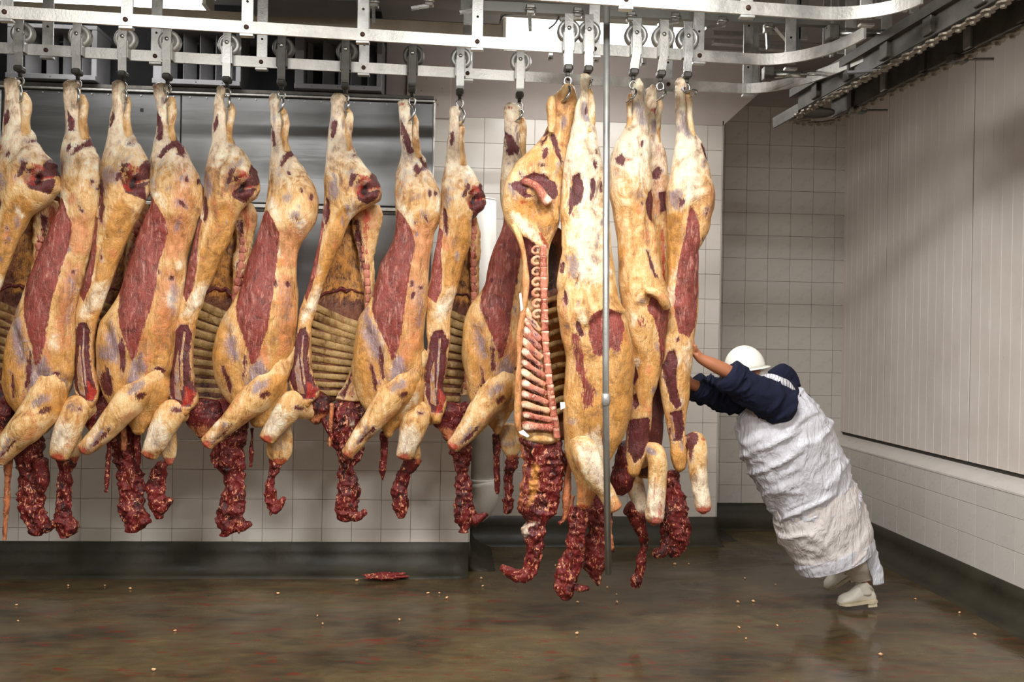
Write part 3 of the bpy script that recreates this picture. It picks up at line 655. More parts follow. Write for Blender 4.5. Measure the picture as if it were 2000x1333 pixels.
# ------------------------------------------------------------------ trolleys with hooks
def trolley(px, yf, label, group, hook_end, tilt=0, tone=0, hk=1):
    """roller on the rail, flat strap, swivel block and hook; hook_end = pixel where the hook's point enters the hock"""
    X, Y = at_rail(px, yf)
    e = empty('trolley', (X, Y, ZR+.09), label, 'trolley', group)
    mt = (M_RAIL, M_STEEL, M_DKSTEEL)[tone]
    def P(name, mb, mat, par=e, sm=False): return mb.build(name, mat, par, sm, off=e.location)
    r = .058
    mb = MB(); mb.lathe((X+.004, Y-.028, ZR+.032+r-.004), (0, 1, 0), [(.014, .01), (.014, r*.62), (.0, r*.72), (.0, r*.96), (.010, r+.006), (.018, r-.006), (.036, r-.006), (.042, r+.006), (.052, r*.98), (.056, r*.5)], 32)
    wh = P('roller', mb, mt, sm=True)
    mb = MB(); mb.lathe((X+.004, Y-.040, ZR+.032+r-.004), (0, 1, 0), [(0, .018), (.006, .022), (.07, .022), (.078, .016)], 16); mb.build('hub', M_HOOK, wh, True, off=e.location)
    w_ = .046; zt = ZR+.185; zb = ZR-.140
    P3 = [(X-tilt*.05, Y-.012, zt), (X-tilt*.04, Y-.040, zt-.012), (X, Y-.050, ZR+.09), (X, Y-.050, ZR-.02), (X+tilt*.1, Y-.046, zb+.03)]
    mb = MB(); V = []; F = []
    for i, p in enumerate(P3):
        for a, b in ((-1, 0), (1, 0), (1, 1), (-1, 1)): V.append((p[0]+a*w_/2, p[1]+b*.008, p[2]+(0 if i else 0)))
    for i in range(len(P3)-1):
        for k in range(4): k2 = (k+1) % 4; F.append((i*4+k, i*4+k2, i*4+4+k2, i*4+4+k))
    F += [(0, 1, 2, 3), tuple(len(P3)*4-4+k for k in (3, 2, 1, 0))]
    mb.add(V, F); st_ = P('strap', mb, mt)
    mb = MB(); mb.lathe((X, Y-.050, ZR+.09), (0, -1, 0), [(0, .012), (.006, .011), (.009, .006)], 10); mb.build('axle_bolt', M_HOOK, st_, True, off=e.location)
    for sx in (-1, 1):
        mb = MB(); mb.box((X+sx*.027-.004, Y-.046, ZR-.03), (X+sx*.027+.004, Y-.006, ZR+.07), .002); P('side_cheek', mb, mt)
    xb = X+tilt*.1
    mb = MB(); mb.box((xb-w_/2-.001, Y-.060, zb), (xb+w_/2+.001, Y+.004, zb+.035), .008); mb.cyl((xb, Y-.02, zb+.002), (xb, Y-.02, zb-.02), .012, 10); P('swivel_block', mb, M_DKSTEEL)
    # hook: eye, neck and long curved shank
    hz = onY(hook_end[0], hook_end[1], Y-.03)
    ex, ez = xb, zb-.05
    mb = MB(); ring = [(ex+.019*math.cos(a), Y-.02, ez+.024*math.sin(a)) for a in np.linspace(-.5*math.pi-.2, 1.5*math.pi-.25, 18)]
    mb.tube(ring, .006, 8)
    eye2 = [(ex+.004, Y-.02+.016*math.cos(a), ez-.040+.02*math.sin(a)) for a in np.linspace(.5*math.pi, -1.5*math.pi+.2, 14)]
    hook = P('hook', mb, M_HOOK, sm=True)
    mb = MB(); tgt = Vector((hz[0], Y-.062, hz[2])); s0 = Vector((ex, Y-.02, ez-.022))
    path = pts_spline([s0, s0*.62+tgt*.38+Vector((.014*hk, -.03, .006)), s0*.3+tgt*.7+Vector((.018*hk, -.035, 0)), tgt+Vector((.004*hk, -.015, -.01)), tgt+Vector((-.02*hk, .02, -.02))], 16)
    mb.tube(list(path), [.0075]*12+[.0065, .005, .004, .002], 10); mb.build('hook_shank', M_HOOK, hook, True, off=e.location)
    return X, Y
GT = 'roller trolleys with hooks on the overhead rails'
TR = {}
LOWT = [(1, 43, (47, 195), 1, 1), (2, 155, (158, 200), 0, 0), (3, 244, (251, 196), 0, 0), (4, 330, (328, 198), 0, 0), (5, 446, (449, 210), 1, 1), (6, 552, (551, 215), 2, 2), (7, 676, (678, 214), 2, 2), (8, 806, (804, 232), 2, 2), (9, 899, (902, 240), 1, 1), (10, 1015, (1012, 232), 0, 0)]
names = ['first', 'second', 'third', 'fourth', 'fifth', 'sixth', 'seventh', 'eighth', 'ninth', 'tenth']
for (i, px, he, tone, _), nm in zip(LOWT, names):
    TR[i] = trolley(px, yl, '%s trolley from the left on the lower rail, with a %s strap' % (nm, ('pale', 'grey', 'dark')[tone]), GT, he, 0, tone)
for i, px, he, tone, nm, tl in ((11, 1108, (1101, 195), 1, 'leftmost', 0), (12, 1147, (1146, 160), 1, 'second', 0), (13, 1239, (1228, 195), 1, 'third', -.1), (14, 1292, (1288, 192), 0, 'fourth', -.1), (15, 1339, (1352, 186), 1, 'rightmost', 0)):
    TR[i] = trolley(px, yu, '%s of the five trolleys on the middle rail, strap and roller wheel' % nm, GT, he, tl, tone)
# free-hanging vertical pipe in front
Yv = 4.30; a = onY(1181, -10, Yv); b = onY(1188, 1122, Yv); c = onY(1183, 781, Yv)
e = empty('drop_pipe', (a[0], Yv, b[2]), 'slim vertical grey steel pipe hanging in front of the right-hand sides of beef', 'pipe')
mb = MB(); mb.tube([(a[0], Yv, ZC), (c[0], Yv, c[2]), (b[0], Yv, b[2])], .0165, 16); mb.build('pipe', simple('dull_pipe', (.36, .36, .34), .4, .8, .15), e, True, off=e.location)
mb = MB(); mb.lathe((c[0], Yv, c[2]-.03), (0, 0, 1), [(0, .017), (.004, .0205), (.055, .0205), (.06, .017)], 18); mb.build('coupling', M_STEEL, e, True, off=e.location)
# ================================================================== sides of beef
def to_px(X, Y, Z):
    d = np.stack([X, Y, Z-CH], -1); z = d@FW
    return 1000+F_PX*(d@RT)/z, 666.5-F_PX*(d@UP)/z
def sdist(px, py, poly):
    """signed distance in px, positive inside"""
    P = np.asarray(poly, float); n = len(P); D = np.full(px.shape, 1e9); ins = np.zeros(px.shape, bool)
    for i in range(n):
        ax, ay = P[i]; bx, by = P[(i+1) % n]; ex, ey = bx-ax, by-ay; l2 = ex*ex+ey*ey+1e-9
        t = np.clip(((px-ax)*ex+(py-ay)*ey)/l2, 0, 1); D = np.minimum(D, np.hypot(px-ax-t*ex, py-ay-t*ey))
        c = (ay > py) != (by > py)
        with np.errstate(divide='ignore', invalid='ignore'): xi = ax+(py-ay)*ex/(ey if abs(ey) > 1e-9 else 1e-9)
        ins ^= c & (px < xi)
    return np.where(ins, D, -D)
def ldist(px, py, line):
    P = np.asarray(line, float); D = np.full(px.shape, 1e9)
    for i in range(len(P)-1):
        ax, ay = P[i]; bx, by = P[i+1]; ex, ey = bx-ax, by-ay; l2 = ex*ex+ey*ey+1e-9
        t = np.clip(((px-ax)*ex+(py-ay)*ey)/l2, 0, 1); D = np.minimum(D, np.hypot(px-ax-t*ex, py-ay-t*ey))
    return D
LAY = dict(pink=0, dark=1, grey=2, white=3, blood=4, yellow=5, black=6, tan=7)
RELIEF = dict(pink=-.0012, dark=-.006, grey=-.001, white=.001, blood=-.003, yellow=.001, black=-.02, tan=0)
def el(x, y, rx, ry, a=0, n=12):
    a = math.radians(a); return [(x+rx*math.cos(t)*math.cos(a)-ry*math.sin(t)*math.sin(a), y+rx*math.cos(t)*math.sin(a)+ry*math.sin(t)*math.cos(a)) for t in np.linspace(0, 2*math.pi, n, endpoint=False)]
def scatter(rows, seed, n=34):
    rs = np.random.RandomState(seed*13+5); R = np.array([r[:3] for r in rows], float); out = []
    y0, y1 = R[0, 0], R[-1, 0]
    for i in range(n):
        y = y0+(y1-y0)*rs.uniform(.03, .97); a, b = edges(rows, y); u = rs.uniform(.06, .94); x = a+(b-a)*u
        lay = rs.choice(['grey', 'tan', 'white', 'yellow', 'dark', 'blood', 'grey', 'tan', 'yellow', 'white'])
        top = (y-y0)/(y1-y0) < .3; s = {'dark': .45, 'blood': .4, 'grey': .9}.get(lay, 1.4)
        rx = rs.uniform(3, 9)*s*(1 if (b-a) > 60 else .7); ry = rx*rs.uniform(1.3, 3.4 if top else 2.6)
        out.append((lay, max(3, rx*.8), el(x, y, rx, ry, rs.uniform(-25, 25)), rs.uniform(.5, .85)))
    return out
def paint(px, py, patches, amt=None):
    A = np.zeros((len(px), 8), np.float32); rel = np.zeros(len(px))
    for p in patches:      # thin membrane round every bare patch of meat
        if p[0] == 'dark' and p[1] < 6:
            v = np.clip(.5+(sdist(px, py, p[2])+4)/14, 0, 1)*.62; A[:, 2] = np.maximum(A[:, 2], v)
    for p in patches:
        if p[0] == 'cut':
            A[:, 1] *= 1-np.clip(.5+sdist(px, py, p[2])/(2*p[1]), 0, 1); continue
        lay, soft, poly = p[:3]; k = p[3] if len(p) > 3 else 1
        v = np.clip(.5+sdist(px, py, poly)/(2*soft), 0, 1)*k
        A[:, LAY[lay]] = np.maximum(A[:, LAY[lay]], v); rel += RELIEF[lay]*np.clip((v-.3)/.4, 0, 1)
    return A, rel
def smooth1(a, s):
    m = 3*int(s+1); k = np.exp(-.5*(np.arange(-m, m+1)/s)**2); k /= k.sum(); n = len(a)
    idx = np.arange(-m, n+m); lo = 2*a[0]-a[np.clip(-idx, 0, n-1)]; hi = 2*a[-1]-a[np.clip(2*(n-1)-idx, 0, n-1)]
    ap = np.where(idx < 0, lo, np.where(idx >= n, hi, a[np.clip(idx, 0, n-1)])); return np.convolve(ap, k, 'valid')
def loft_hq(name, rows, Y, mat, root, P, C, B, side=1, **kw):
    r2, path = split_hock(rows, side); y0, y1 = rows[0][0], rows[-1][0]; H = y1-y0
    xs = [r[1] for r in rows]+[r[2] for r in rows]; x0, x1 = min(xs)-30, max(xs)+30
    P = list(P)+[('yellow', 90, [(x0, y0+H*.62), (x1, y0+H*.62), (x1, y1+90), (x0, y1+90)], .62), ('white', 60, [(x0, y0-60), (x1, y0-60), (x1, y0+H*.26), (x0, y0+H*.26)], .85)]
    o = loft(name, r2, Y, mat, root, P, C, B, hock=1, **kw)
    limb('achilles_tendon', path, Y-.015+kw.get('yo', 0), M_FAT, root, [('white', 8, el(path[2][0], path[2][1], 10, 24), .6)], seed=kw.get('seed', 0)+7, seg=24)
    return o
def loft(name, rows, Y, mat, root, patches=(), creases=(), bulges=(), dfac=.6, dmin=.03, dmax=.15, yo=0, tilt=0, bow=0, e=2.2,
         step_px=3.0, seg=84, hock=0, amp=1.0, rough=0., seed=0, cap=.03, sm=2.0, edge=0.):
    R = np.array([r[:3] for r in rows], float)
    yoff = np.array([(r[3] if len(r) > 3 else 0) for r in rows], float)+yo
    n = max(6, int((R[-1, 0]-R[0, 0])/step_px)+1); ys = np.linspace(R[0, 0], R[-1, 0], n)
    xl = smooth1(np.interp(ys, R[:, 0], R[:, 1]), sm); xr = smooth1(np.interp(ys, R[:, 0], R[:, 2]), sm); yf = smooth1(np.interp(ys, R[:, 0], yoff), 4)
    cx = np.zeros(n); hw = np.zeros(n); zz = np.zeros(n); yc = Y+yf
    for i in range(n):
        a = onY(xl[i], ys[i], yc[i]); b = onY(xr[i], ys[i], yc[i]); cx[i] = (a[0]+b[0])/2; hw[i] = max(.003, (b[0]-a[0])/2); zz[i] = (a[2]+b[2])/2
    d = smooth1(np.clip(dfac*hw, dmin, dmax), 5)
    # rounded ends
    caps = [(.30, 1.0), (.62, .78), (.87, .42), (.97, .18)]
    ct = np.linspace(0, 0, 0)
    def ext(side):
        i = 0 if side > 0 else n-1; out = []
        for f, h in caps: out.append((cx[i], hw[i]*f, d[i]*f, zz[i]+side*cap*h, yc[i]))
        return out
    top = ext(1); bot = ext(-1)[::-1]
    ring = [*top]+[(cx[i], hw[i], d[i], zz[i], yc[i]) for i in range(n)]+[*bot]
    Rg = np.array(ring); N = len(Rg)
    th = np.linspace(0, 2*math.pi, seg, endpoint=False); c, s = np.cos(th), np.sin(th)
    sc = np.sign(c)*np.abs(c)**(2/e); ss = np.sign(s)*np.abs(s)**(2/e)
    X = Rg[:, 0:1]+Rg[:, 1:2]*sc; Yy = Rg[:, 4:5]-Rg[:, 2:3]*ss+tilt*sc+bow*(1-sc*sc); Z = np.repeat(Rg[:, 3:4], seg, 1)
    nx = sc/Rg[:, 1:2]; ny = -ss/Rg[:, 2:3]; nl = np.sqrt(nx*nx+ny*ny)+1e-9; nx /= nl; ny /= nl
    V = np.stack([X.ravel(), Yy.ravel(), Z.ravel()], -1); NX = nx.ravel(); NY = ny.ravel()
    px, py = to_px(V[:, 0], np.full(len(V), Y), V[:, 2])
    if mat is M_FAT and len(rows) > 12: patches = list(patches)+scatter(rows, seed)
    A, rel = paint(px, py, patches)
    S = V+seed*3.7
    disp = rel+amp*(vnoise(S, 5)*.028+vnoise(S, 13, 13, 9)*.016+vnoise(S, 30, 30, 16)*.006+(np.abs(vnoise(S, 34, 34, 6))-.25)*-.007)
    if hock: disp += np.exp(-np.maximum(0, py-rows[0][0])/16.)*(vnoise(S, 48)*.018+vnoise(S, 90)*.010)
    if rough: disp += rough*1.5*(.5-np.abs(vnoise(S, 15, 15, 12))*2.6)+rough*1.4*(.4-np.abs(vnoise(S, 36, 36, 28))*2)+rough*1.6*vnoise(S, 75, 75, 60)
    for line, wd, am in creases: disp += am*np.exp(-(ldist(px, py, line)/wd)**2)
    for bx, by, rx, ry, am in bulges: disp += am*np.exp(-(((px-bx)/rx)**2+((py-by)/ry)**2))
    # keep thin places thin
    lim = np.repeat(np.minimum(Rg[:, 1], Rg[:, 2])[:, None], seg, 1).ravel()*.5; disp = np.clip(disp, -lim, 1)
    V[:, 0] += NX*disp; V[:, 1] += NY*disp
    if rough or edge: V[:, 2] += (vnoise(S, 25)*.02)*(1 if rough else .4)
    F = []
    for i in range(N-1):
        a = np.arange(seg); b = (a+1) % seg; F.append(np.stack([i*seg+a, i*seg+b, (i+1)*seg+b, (i+1)*seg+a], -1))
    F = np.vstack(F).tolist(); F.append(list(range(seg))[::-1]); F.append([(N-1)*seg+k for k in range(seg)])
    F = [f[::-1] for f in F]
    o = mesh_np(name, V, F, mat, root, True, {'c1': A[:, :4], 'c2': A[:, 4:]}, off=root_loc(root)); return o
def root_loc(o):
    while o.parent: o = o.parent
    return np.array(o.location)
def limb(name, path, Y, mat, root, patches=(), seg=36, n=None, amp=1., rough=0., flat=1., seed=0, caps=True):
    P = np.array([(onY(p[0], p[1], Y+(p[3] if len(p) > 3 else 0))) for p in path]); r = np.array([p[2]*(Y+(p[3] if len(p) > 3 else 0))/F_PX for p in path])
    L_ = sum(np.linalg.norm(P[i+1]-P[i]) for i in range(len(P)-1)); n = n or max(8, int(L_/.011))
    Q = pts_spline(np.hstack([P, r[:, None]]), n); C = Q[:, :3]; r = np.maximum(Q[:, 3], .001)
    T = np.gradient(C, axis=0); T /= np.linalg.norm(T, axis=1)[:, None]+1e-9
    yv = np.array([0, 1., 0]); A_ = np.cross(T, yv); A_ /= np.linalg.norm(A_, axis=1)[:, None]+1e-9; B_ = np.cross(A_, T)
    rings = [(C[0]-T[0]*r[0]*h, r[0]*f, 0) for f, h in ((.3, .5), (.72, .3), (.93, .1))]+[(C[i], r[i], i) for i in range(n)]+[(C[-1]+T[-1]*r[-1]*h, r[-1]*f, n-1) for f, h in ((.93, .1), (.75, .26), (.35, .36))]
    th = np.linspace(0, 2*math.pi, seg, endpoint=False); V = []; NN = []
    for c0, rr, i in rings:
        dirs = np.outer(np.cos(th), A_[i])+np.outer(np.sin(th)*flat, B_[i]); V.append(c0+dirs*rr); NN.append(dirs)
    V = np.vstack(V); NN = np.vstack(NN); N = len(rings)
    px, py = to_px(V[:, 0], np.full(len(V), Y), V[:, 2]); A, rel = paint(px, py, patches)
    S = V+seed*3.1; disp = rel+amp*(vnoise(S, 9)*.012+vnoise(S, 24)*.007)
    if rough: disp += rough*1.5*(.5-np.abs(vnoise(S, 19))*2.6)+rough*1.1*(.4-2*np.abs(vnoise(S, 40)))+rough*1.4*vnoise(S, 80)
    rr = np.repeat(np.array([x[1] for x in rings]), seg)*.5; V += NN*np.clip(disp, -rr, .05)[:, None]
    F = []
    for i in range(N-1):
        a = np.arange(seg); b = (a+1) % seg; F.append(np.stack([i*seg+a, i*seg+b, (i+1)*seg+b, (i+1)*seg+a], -1))
    F = np.vstack(F).tolist(); F.append(list(range(seg))[::-1]); F.append([(N-1)*seg+k for k in range(seg)])
    o = mesh_np(name, V, F, mat, root, True, {'c1': A[:, :4], 'c2': A[:, 4:]}, off=root_loc(root))
    return o
# --- mapping of patterns drawn for one side onto another of the same kind
def split_hock(rows, side=1, y1=100):
    """the hind shank splits into bone and tendon: returns narrower rows and the tendon's path"""
    y0 = rows[0][0]; out = []; path = []
    for yy in (y0+20, y0+34, y0+50, y0+68, y0+86, y0+104):
        a, b = edges(rows, yy); w_ = b-a; f = (yy-y0)/104.; r = max(5.5, w_*(.19-.03*f))
        path.append(((b-r*.8 if side > 0 else a+r*.8)-side*f*f*w_*.18, yy, r if yy > y0+24 else r*.75))
    for q in rows:
        f = np.clip((y0+y1-q[0])/30., 0, 1)*np.clip((q[0]-y0-4)/12., 0, 1); w_ = (q[2]-q[1])*.34*f
        out.append((q[0], q[1]+(w_ if side < 0 else 0), q[2]-(w_ if side > 0 else 0))+tuple(q[3:]))
    return out, path
def edges(rows, y):
    R = np.array([r[:3] for r in rows], float); return np.interp(y, R[:, 0], R[:, 1]), np.interp(y, R[:, 0], R[:, 2])
def tmap(rowsA, lmA, rowsB, lmB, pts):
    out = []
    for x, y in pts:
        a, b = edges(rowsA, y); u = (x-a)/(b-a); yb = float(np.interp(y, lmA, lmB)); c, d = edges(rowsB, yb); out.append((c+u*(d-c), yb))
    return out
GB = 'sides of beef hanging from the overhead rails'
# ------------------------------------------------------------------ outer-side view (A)
A6 = [(192, 524, 549), (205, 524, 553), (215, 525, 558), (240, 526, 566), (265, 526, 564), (290, 528, 571), (310, 525, 583), (340, 521, 598), (370, 519, 612), (400, 519, 620), (425, 514, 619), (450, 504, 610), (480, 495, 587), (500, 489, 582), (550, 478, 583), (590, 457, 584), (630, 432, 582), (660, 426, 578), (700, 421, 570), (740, 419, 565), (765, 428, 560), (785, 445, 556), (805, 470, 542), (825, 492, 520)]
LM6 = [192, 265, 310, 400, 450, 550, 700, 740, 825]
A8 = [(204, 779, 801), (225, 780, 814), (240, 782, 819), (262, 782, 818), (285, 784, 823), (310, 785, 833), (340, 776, 842), (370, 773, 854), (395, 772, 860), (420, 771, 857), (450, 771, 851), (480, 764, 845), (510, 753, 838), (550, 739, 836), (580, 726, 835), (620, 703, 832), (660, 694, 831), (700, 691, 833), (740, 693, 833), (770, 700, 828), (795, 712, 820), (820, 730, 796), (845, 750, 768)]
LM8 = [204, 280, 325, 400, 450, 560, 690, 740, 845]
A4 = [(172, 299, 327), (190, 300, 340), (212, 302, 345), (240, 302, 344), (265, 304, 347), (290, 301, 360), (310, 296, 366), (340, 295, 385), (365, 294, 397), (400, 295, 394), (420, 289, 391), (450, 278, 382), (480, 268, 369), (500, 262, 362), (530, 246, 364), (570, 236, 360), (600, 222, 354), (630, 202, 345), (665, 192, 341), (700, 193, 338), (730, 192, 336), (770, 199, 330), (800, 220, 315), (825, 245, 300), (840, 258, 285)]
LM4 = [172, 245, 290, 375, 425, 540, 690, 735, 840]
A2 = [(168, 129, 153), (185, 126, 165), (205, 127, 172), (235, 128, 170), (260, 130, 178), (290, 125, 189), (325, 122, 203), (360, 121, 205), (400, 116, 196), (440, 105, 186), (480, 90, 180), (510, 76, 172), (550, 60, 165), (570, 52, 158), (600, 40, 152), (640, 26, 149), (680, 19, 148), (720, 15, 146), (750, 10, 141), (780, 18, 130), (815, 42, 115), (840, 60, 95)]
LM2 = [168, 245, 290, 375, 425, 530, 700, 745, 840]
A10 = [(212, 987, 1013), (230, 987, 1025), (250, 988, 1029), (275, 987, 1030), (300, 987, 1034), (325, 985, 1042), (350, 983, 1052), (400, 982, 1058), (440, 982, 1056), (480, 972, 1050), (510, 962, 1046), (550, 950, 1044), (575, 934, 1042), (600, 918, 1040), (640, 907, 1036), (680, 902, 1034), (720, 904, 1030), (760, 910, 1020), (790, 919, 1008), (820, 945, 990), (840, 960, 982)]
LM10 = [212, 285, 325, 400, 445, 550, 690, 735, 840]
FL6 = [(522, 411), (532, 418), (540, 432), (550, 456), (551, 480), (546, 512), (543, 545), (541, 575), (537, 605), (531, 644), (520, 680), (512, 705), (500, 712), (496, 690), (487, 662), (472, 629), (466, 602), (470, 560), (474, 535), (482, 505), (494, 470), (508, 435)]
PA6 = [('pink', 3, FL6), ('dark', 4, [(526, 232), (533, 243), (543, 262), (544, 288), (536, 290), (528, 262)], .8), ('dark', 4, [(571, 282), (584, 310), (568, 318), (556, 333), (550, 332), (556, 315), (568, 300)], .75),
       ('grey', 8, [(526, 218), (534, 215), (540, 260), (545, 300), (530, 310), (524, 270)], .62), ('dark', 3, [(451, 712), (458, 720), (467, 752), (465, 770), (459, 764), (453, 740)], .8), ('dark', 4, [(484, 668), (491, 695), (490, 735), (480, 745), (478, 705)], .75),
       ('grey', 9, el(567, 392, 14, 14), .6), ('grey', 12, [(540, 320), (560, 335), (550, 372), (535, 400), (527, 380)], .5), ('dark', 3, el(597, 382, 3, 8), .8), ('dark', 3, el(610, 386, 3, 8), .8), ('grey', 7, el(580, 432, 9, 12, 30), .65), ('dark', 3, el(583, 436, 4, 9, -35), .65),
       ('tan', 14, [(545, 455), (600, 440), (588, 480), (584, 520), (560, 520), (546, 500)], .85), ('tan', 12, [(545, 520), (583, 530), (582, 640), (570, 690), (545, 700), (538, 620)], .7), ('dark', 3, el(569, 558, 5, 5), .7), ('dark', 3, el(547, 551, 4, 8), .7), ('dark', 4, el(546, 731, 10, 5, 10), .7),
       ('yellow', 16, [(440, 620), (460, 620), (486, 690), (470, 770), (440, 770), (421, 700)], .9), ('yellow', 14, [(548, 600), (580, 600), (565, 740), (545, 700)], .9), ('grey', 12, [(556, 560), (582, 560), (580, 640), (560, 650)], .6), ('tan', 8, [(505, 690), (530, 650), (545, 690), (530, 740)], .7), ('grey', 12, [(452, 610), (478, 660), (488, 708), (462, 715), (444, 665)], .85), ('grey', 8, [(498, 712), (520, 695), (538, 728), (510, 760), (486, 768)], .85),
       ('white', 10, [(520, 412), (535, 385), (550, 410), (552, 440), (540, 425)], .75), ('white', 8, el(535, 200, 12, 14), .6), ('tan', 6, [(525, 195), (535, 200), (538, 232), (527, 225)], .8)]
CA6 = [([(536, 225), (550, 260), (563, 298), (584, 318)], 5, -.010), ([(551, 460), (548, 520), (544, 600), (534, 660), (515, 710)], 5, -.008), ([(522, 411), (482, 505), (466, 602), (480, 650), (498, 700)], 5, -.006),
       ([(452, 650), (470, 700), (480, 750)], 7, -.012), ([(620, 450), (580, 470), (556, 462)], 9, -.008), ([(498, 712), (520, 738), (560, 740)], 9, -.012), ([(555, 700), (520, 780), (490, 815)], 9, -.010)]
BA6 = [(585, 390, 34, 60, .022), (540, 360, 14, 60, .006), (505, 560, 30, 110, .014), (438, 700, 18, 50, .012), (530, 760, 24, 26, .018)]
def side_A(idx, rows, lm, leg, neckrows, label, extra=(), strips=(), flap=None, spur=None, Yoff=0, seed=0, legp=(), skip=()):
    X, Y = TR[idx]; Y = Y+Yoff
    root = empty('beef_side', (X, Y, onY(rows[0][1], rows[0][0], Y)[2]), label, 'beef side', GB)
    mp = lambda pts: tmap(A6, LM6, rows, lm, pts); rs = np.random.RandomState(seed+11)
    P = []
    for i, q in enumerate(PA6):
        if i in skip: continue
        pl = mp(q[2]); 
        if i: dx, dy = rs.uniform(-5, 5), rs.uniform(-7, 7); cx_ = np.mean([a for a, _ in pl]); cy_ = np.mean([b for _, b in pl]); k = rs.uniform(.75, 1.25); pl = [(cx_+(a-cx_)*k+dx, cy_+(b-cy_)*k+dy) for a, b in pl]
        P.append((q[0], q[1], pl, (q[3] if len(q) > 3 else 1)))
    P += list(extra)
    tz = rows[0]; P.append(('tan', 6, el((tz[1]+tz[2])/2-3, tz[0]+10, 10, 14), .7)); P.append(('blood', 3, el(tz[1]+7, tz[0]+2, 8, 5), .55))
    C = [(mp(l), w_, a) for l, w_, a in CA6]; sc = 1.0
    B = [(*mp([(b[0], b[1])])[0], b[2], b[3], b[4]) for b in BA6]
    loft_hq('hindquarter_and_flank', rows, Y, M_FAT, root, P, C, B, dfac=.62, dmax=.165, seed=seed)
    tx, ty = leg[-1][0], leg[-1][1]; mx, my = leg[len(leg)//2][0], leg[len(leg)//2][1]
    LP = [('dark', 6, el(leg[1][0]+12, leg[1][1]+6, 13, 8, -30), .75), ('grey', 9, el(leg[1][0]+2, leg[1][1]-12, 22, 12, -35), .8), ('yellow', 12, el(leg[0][0]+10, leg[0][1]+30, 30, 30), .9), ('tan', 8, el(leg[2][0]+14, leg[2][1]+14, 22, 9, -40), .7), ('blood', 7, el(tx, ty, 15, 12), .8), ('tan', 10, el(tx+6, ty-6, 22, 20), .6), ('grey', 5, [(mx-8, my+6), (mx+4, my-14), (mx+14, my-10), (mx-2, my+22), (mx-26, my+34)], .8), ('dark', 4, [(mx+2, my+6), (mx+22, my-14), (mx+22, my-4), (mx-2, my+22), (mx-20, my+30)], .72), ('white', 12, [(mx-30, my+24), (mx-6, my-20), (mx+4, my-20), (mx-16, my+20), (mx-34, my+42)], .8)]+list(legp)
    lg = [(leg[0][0]+(leg[0][0]-leg[1][0])*1.2, leg[0][1]+(leg[0][1]-leg[1][1])*1.5, 20, .12)]+[(p[0], p[1], p[2], (.075, .035, .0)[i] if i < 3 else 0) for i, p in enumerate(leg)]
    fl = limb('foreleg', lg, Y-.10, M_FAT, root, LP, seed=seed+3)
    limb('leg_bone', [(tx+3, ty-3, 9), (tx-2, ty+1, 8.5), (tx-4, ty+3, 7)], Y-.10, M_BONE, fl, [('blood', 5, el(tx, ty, 10, 10), .6)], amp=.6)
    if flap: loft('neck_flap', flap, Y+.10, M_FAT, root, [('grey', 8, [(flap[0][1], flap[0][0]), (flap[0][2], flap[0][0]), (flap[1][2]-8, flap[-1][0]-20), (flap[1][1]+5, flap[-1][0]-20)], .5), ('blood', 5, [(flap[-1][1]-6, flap[-1][0]-10), (flap[-1][2]+6, flap[-1][0]-12), (flap[-1][2]+4, flap[-1][0]+8), (flap[-1][1]-4, flap[-1][0]+8)], .95)], dfac=.5, dmin=.02, seed=seed, cap=.012, amp=.8)
    if neckrows: loft('neck', neckrows, Y+.12, M_NECK, root, dfac=.8, dmin=.016, seed=seed, seg=48, rough=.010, cap=.012, sm=1.2, step_px=2.5)
    if spur: limb('neck_spur', spur, Y+.10, M_NECK, root, seed=seed, rough=.006, seg=24)
    for s in strips: limb('meat_strip', s, Y+.08, M_NECK, root, seed=seed, rough=.004, seg=20)
    return root
side_A(6, A6, LM6, [(535, 730, 30), (510, 765, 33), (470, 803, 25), (437, 836, 19), (414, 858, 15), (404, 867, 14)],
       [(900, 530, 550), (915, 524, 545), (930, 518, 541), (960, 516, 540), (985, 518, 546), (1000, 525, 538), (1005, 527, 532)],
       'sixth side of beef from the left, orange-red flank flecked with white', flap=[(825, 530, 570), (850, 524, 572), (875, 520, 571), (895, 522, 569), (905, 538, 556)], spur=[(535, 998, 9), (545, 988, 7), (556, 973, 4)], strips=[[(493, 838, 3.5), (491, 880, 3.5), (489, 912, 3)]],
       extra=[('tan', 26, FL6, .62)]+[('white', 5, el(x, y, 4, 9, 15), .5) for x, y in ((512, 470), (532, 463), (505, 520), (525, 535), (495, 560), (538, 500))], seed=1)
side_A(8, A8, LM8, [(797, 735, 28), (777, 765, 31), (745, 802, 25), (712, 842, 19), (690, 872, 15), (678, 888, 14)],
       [(900, 795, 820), (915, 782, 808), (930, 774, 797), (960, 768, 791), (990, 770, 792), (1005, 772, 790), (1010, 776, 788)],
       'eighth side of beef from the left, outer face with a deep pink flank', flap=[(845, 780, 812), (870, 800, 822), (890, 806, 822), (905, 812, 820)], strips=[[(750, 845, 7), (751, 880, 7), (748, 915, 5.5), (747, 938, 2)]],
       extra=[('grey', 8, [(784, 268), (800, 275), (812, 300), (806, 330), (790, 300)], .8), ('dark', 4, [(796, 285), (810, 290), (811, 302), (796, 304)], .8), ('dark', 4, [(815, 290), (822, 300), (838, 330), (836, 335), (822, 318)], .85), ('dark', 4, el(815, 337, 5, 14), .8)], seed=2)
